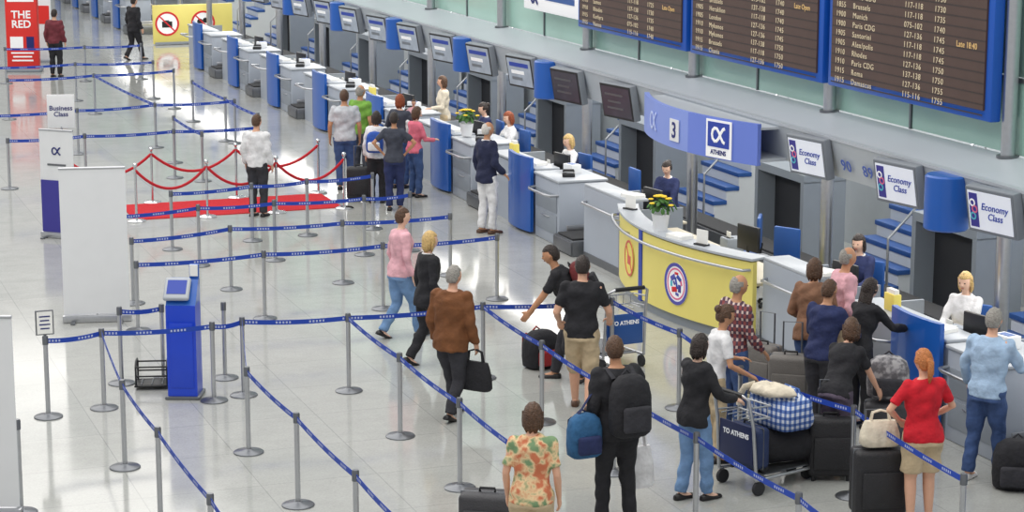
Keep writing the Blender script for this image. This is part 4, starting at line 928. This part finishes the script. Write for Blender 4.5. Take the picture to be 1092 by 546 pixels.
r=P['wbk']; tp=loc2w(r,(0,.98,0)); trolley('loaded baggage trolley with dark panel in front of the black-jacketed woman',tp,-75,pm('panel_navy',C(32,42,84),.5))
def on(v): return tp+M.Rotation(radians(-75),3,'Z')@V(v)
def duffel(lb,pos,rot,Ld,r,mat):
    t=thing('duffel_bag',lb,'bag',pos,rot)
    pts=[V((-Ld/2,0,r)),V((-Ld/2+.03,0,r)),V((-Ld*.3,0,r)),V((Ld*.3,0,r)),V((Ld/2-.03,0,r)),V((Ld/2,0,r))]
    MB().tube(pts,[r*.7,r*.93,r,r,r*.93,r*.7],20).build('bag_body',mat,t,50)
    MB().tube([(-Ld*.4,0,2*r+.001),(Ld*.4,0,2*r+.001)],.008).build('zip',steel_d,t)
    for s in (-1,1): MB().tube([(-Ld*.2,s*r*.75,r*1.6),(-Ld*.15,s*r*.5,r*2.2),(Ld*.15,s*r*.5,r*2.2),(Ld*.2,s*r*.75,r*1.6)],.012).build('handle',mat,t)
    return t
duffel('long black duffel bag lying on the loaded trolley deck',on((0,.22,.19)),0,.92,.2,c_blk)
bg=thing('plaid_bag','large soft blue and white plaid zip bag on the loaded trolley','bag',on((0,.16,.58)),-75)
mb=MB(); rings=[]; NQ=36
for z,k in ((0,.86),(.03,.97),(.1,1.03),(.2,1.0),(.28,.93),(.33,.8),(.35,.5),(.352,.2)):
    rg=[]
    for q in range(NQ):
        a=2*pi*q/NQ; cx=math.copysign(abs(cos(a))**.45,cos(a))*.32*k; cy_=math.copysign(abs(sin(a))**.45,sin(a))*.22*k
        sl=.03*sin(5*cx*4+1)*z/.35+.025*NZ.noise(V((cx*7,cy_*7,z*9)))-.05*max(0,cx)*z/.2
        rg.append(mb.bm.verts.new((cx+.02*NZ.noise(V((cy_*9,z*12,cx*5))),cy_+.02*NZ.noise(V((cx*9,z*12+3,cy_*5))),max(0,z+sl*(1 if z>.02 else 0)))))
    rings.append(rg)
loftr(mb.bm,rings); mb.build('bag_body',plaid_bag,bg,70)
for s in (-1,1): MB().tube([(-.15,s*.12,.31),(-.1,s*.14,.37),(.1,s*.14,.36),(.15,s*.12,.3)],.012).build('handle',blue_d,bg)
MB().tube([(-.26,0,.345),(0,0,.36),(.24,0,.33)],.008).build('zip',blue_d,bg)
# crumpled garment on top of the plaid bag
gt=thing('folded_garment','crumpled cream garment lying on top of the plaid bag','clothing',on((.0,.02,.92)),-60)
mb=MB(); rings=[]
for z,k in ((0,.95),(.03,1.05),(.07,.9),(.1,.6),(.11,.2)):
    rings.append([mb.bm.verts.new((cos(2*pi*q/28)*.24*k*(1+.15*sin(3*2*pi*q/28+1)),sin(2*pi*q/28)*.15*k*(1+.12*sin(4*2*pi*q/28)),max(0,z+(.03*NZ.noise(V((cos(2*pi*q/28)*3,sin(2*pi*q/28)*3,z*20))) if z else 0)))) for q in range(28)])
loftr(mb.bm,rings); mb.build('cloth',CL['cream'],gt,70)
MB().tube([(-.2,.02,.06),(-.28,-.05,.03),(-.3,-.12,-.06),(-.29,-.14,-.14)],[(.02,.05),(.018,.05),(.014,.045),(.01,.035)],12).build('sleeve',CL['cream'],gt)
suitcase('navy suitcase standing on the trolley near its push bar',on((0,-.26,.18)),-75,.44,.2,.42,m_bl,False)
# ---------------------------------------------------------------- light
w=bpy.data.worlds.new('World'); SC.world=w; w.use_nodes=True; w.node_tree.nodes['Background'].inputs[0].default_value=(.98,.985,1,1); w.node_tree.nodes['Background'].inputs[1].default_value=.56
def area(x,y,z,sx,sy,e,rx=0,ry=0):
    l=bpy.data.lights.new('hall_and_fill_light','AREA'); l.shape='RECTANGLE'; l.size=sx; l.size_y=sy; l.energy=e; l.color=(1,.97,.925)
    o=bpy.data.objects.new('hall_and_fill_light',l); COL.objects.link(o); o.location=(x,y,z); o.rotation_euler=(rx,ry,0)
for y in (14,28,42,56,72): area(4.5,y,12,15,13.5,1150)
area(13.4,46,2.16,.5,64,520)  # added fill strip under the ledge to brighten desks and agents, no real fitting
area(15.6,46,3.3,.8,64,820)  # invented fill lamp that lifts the dark stairs behind the counters
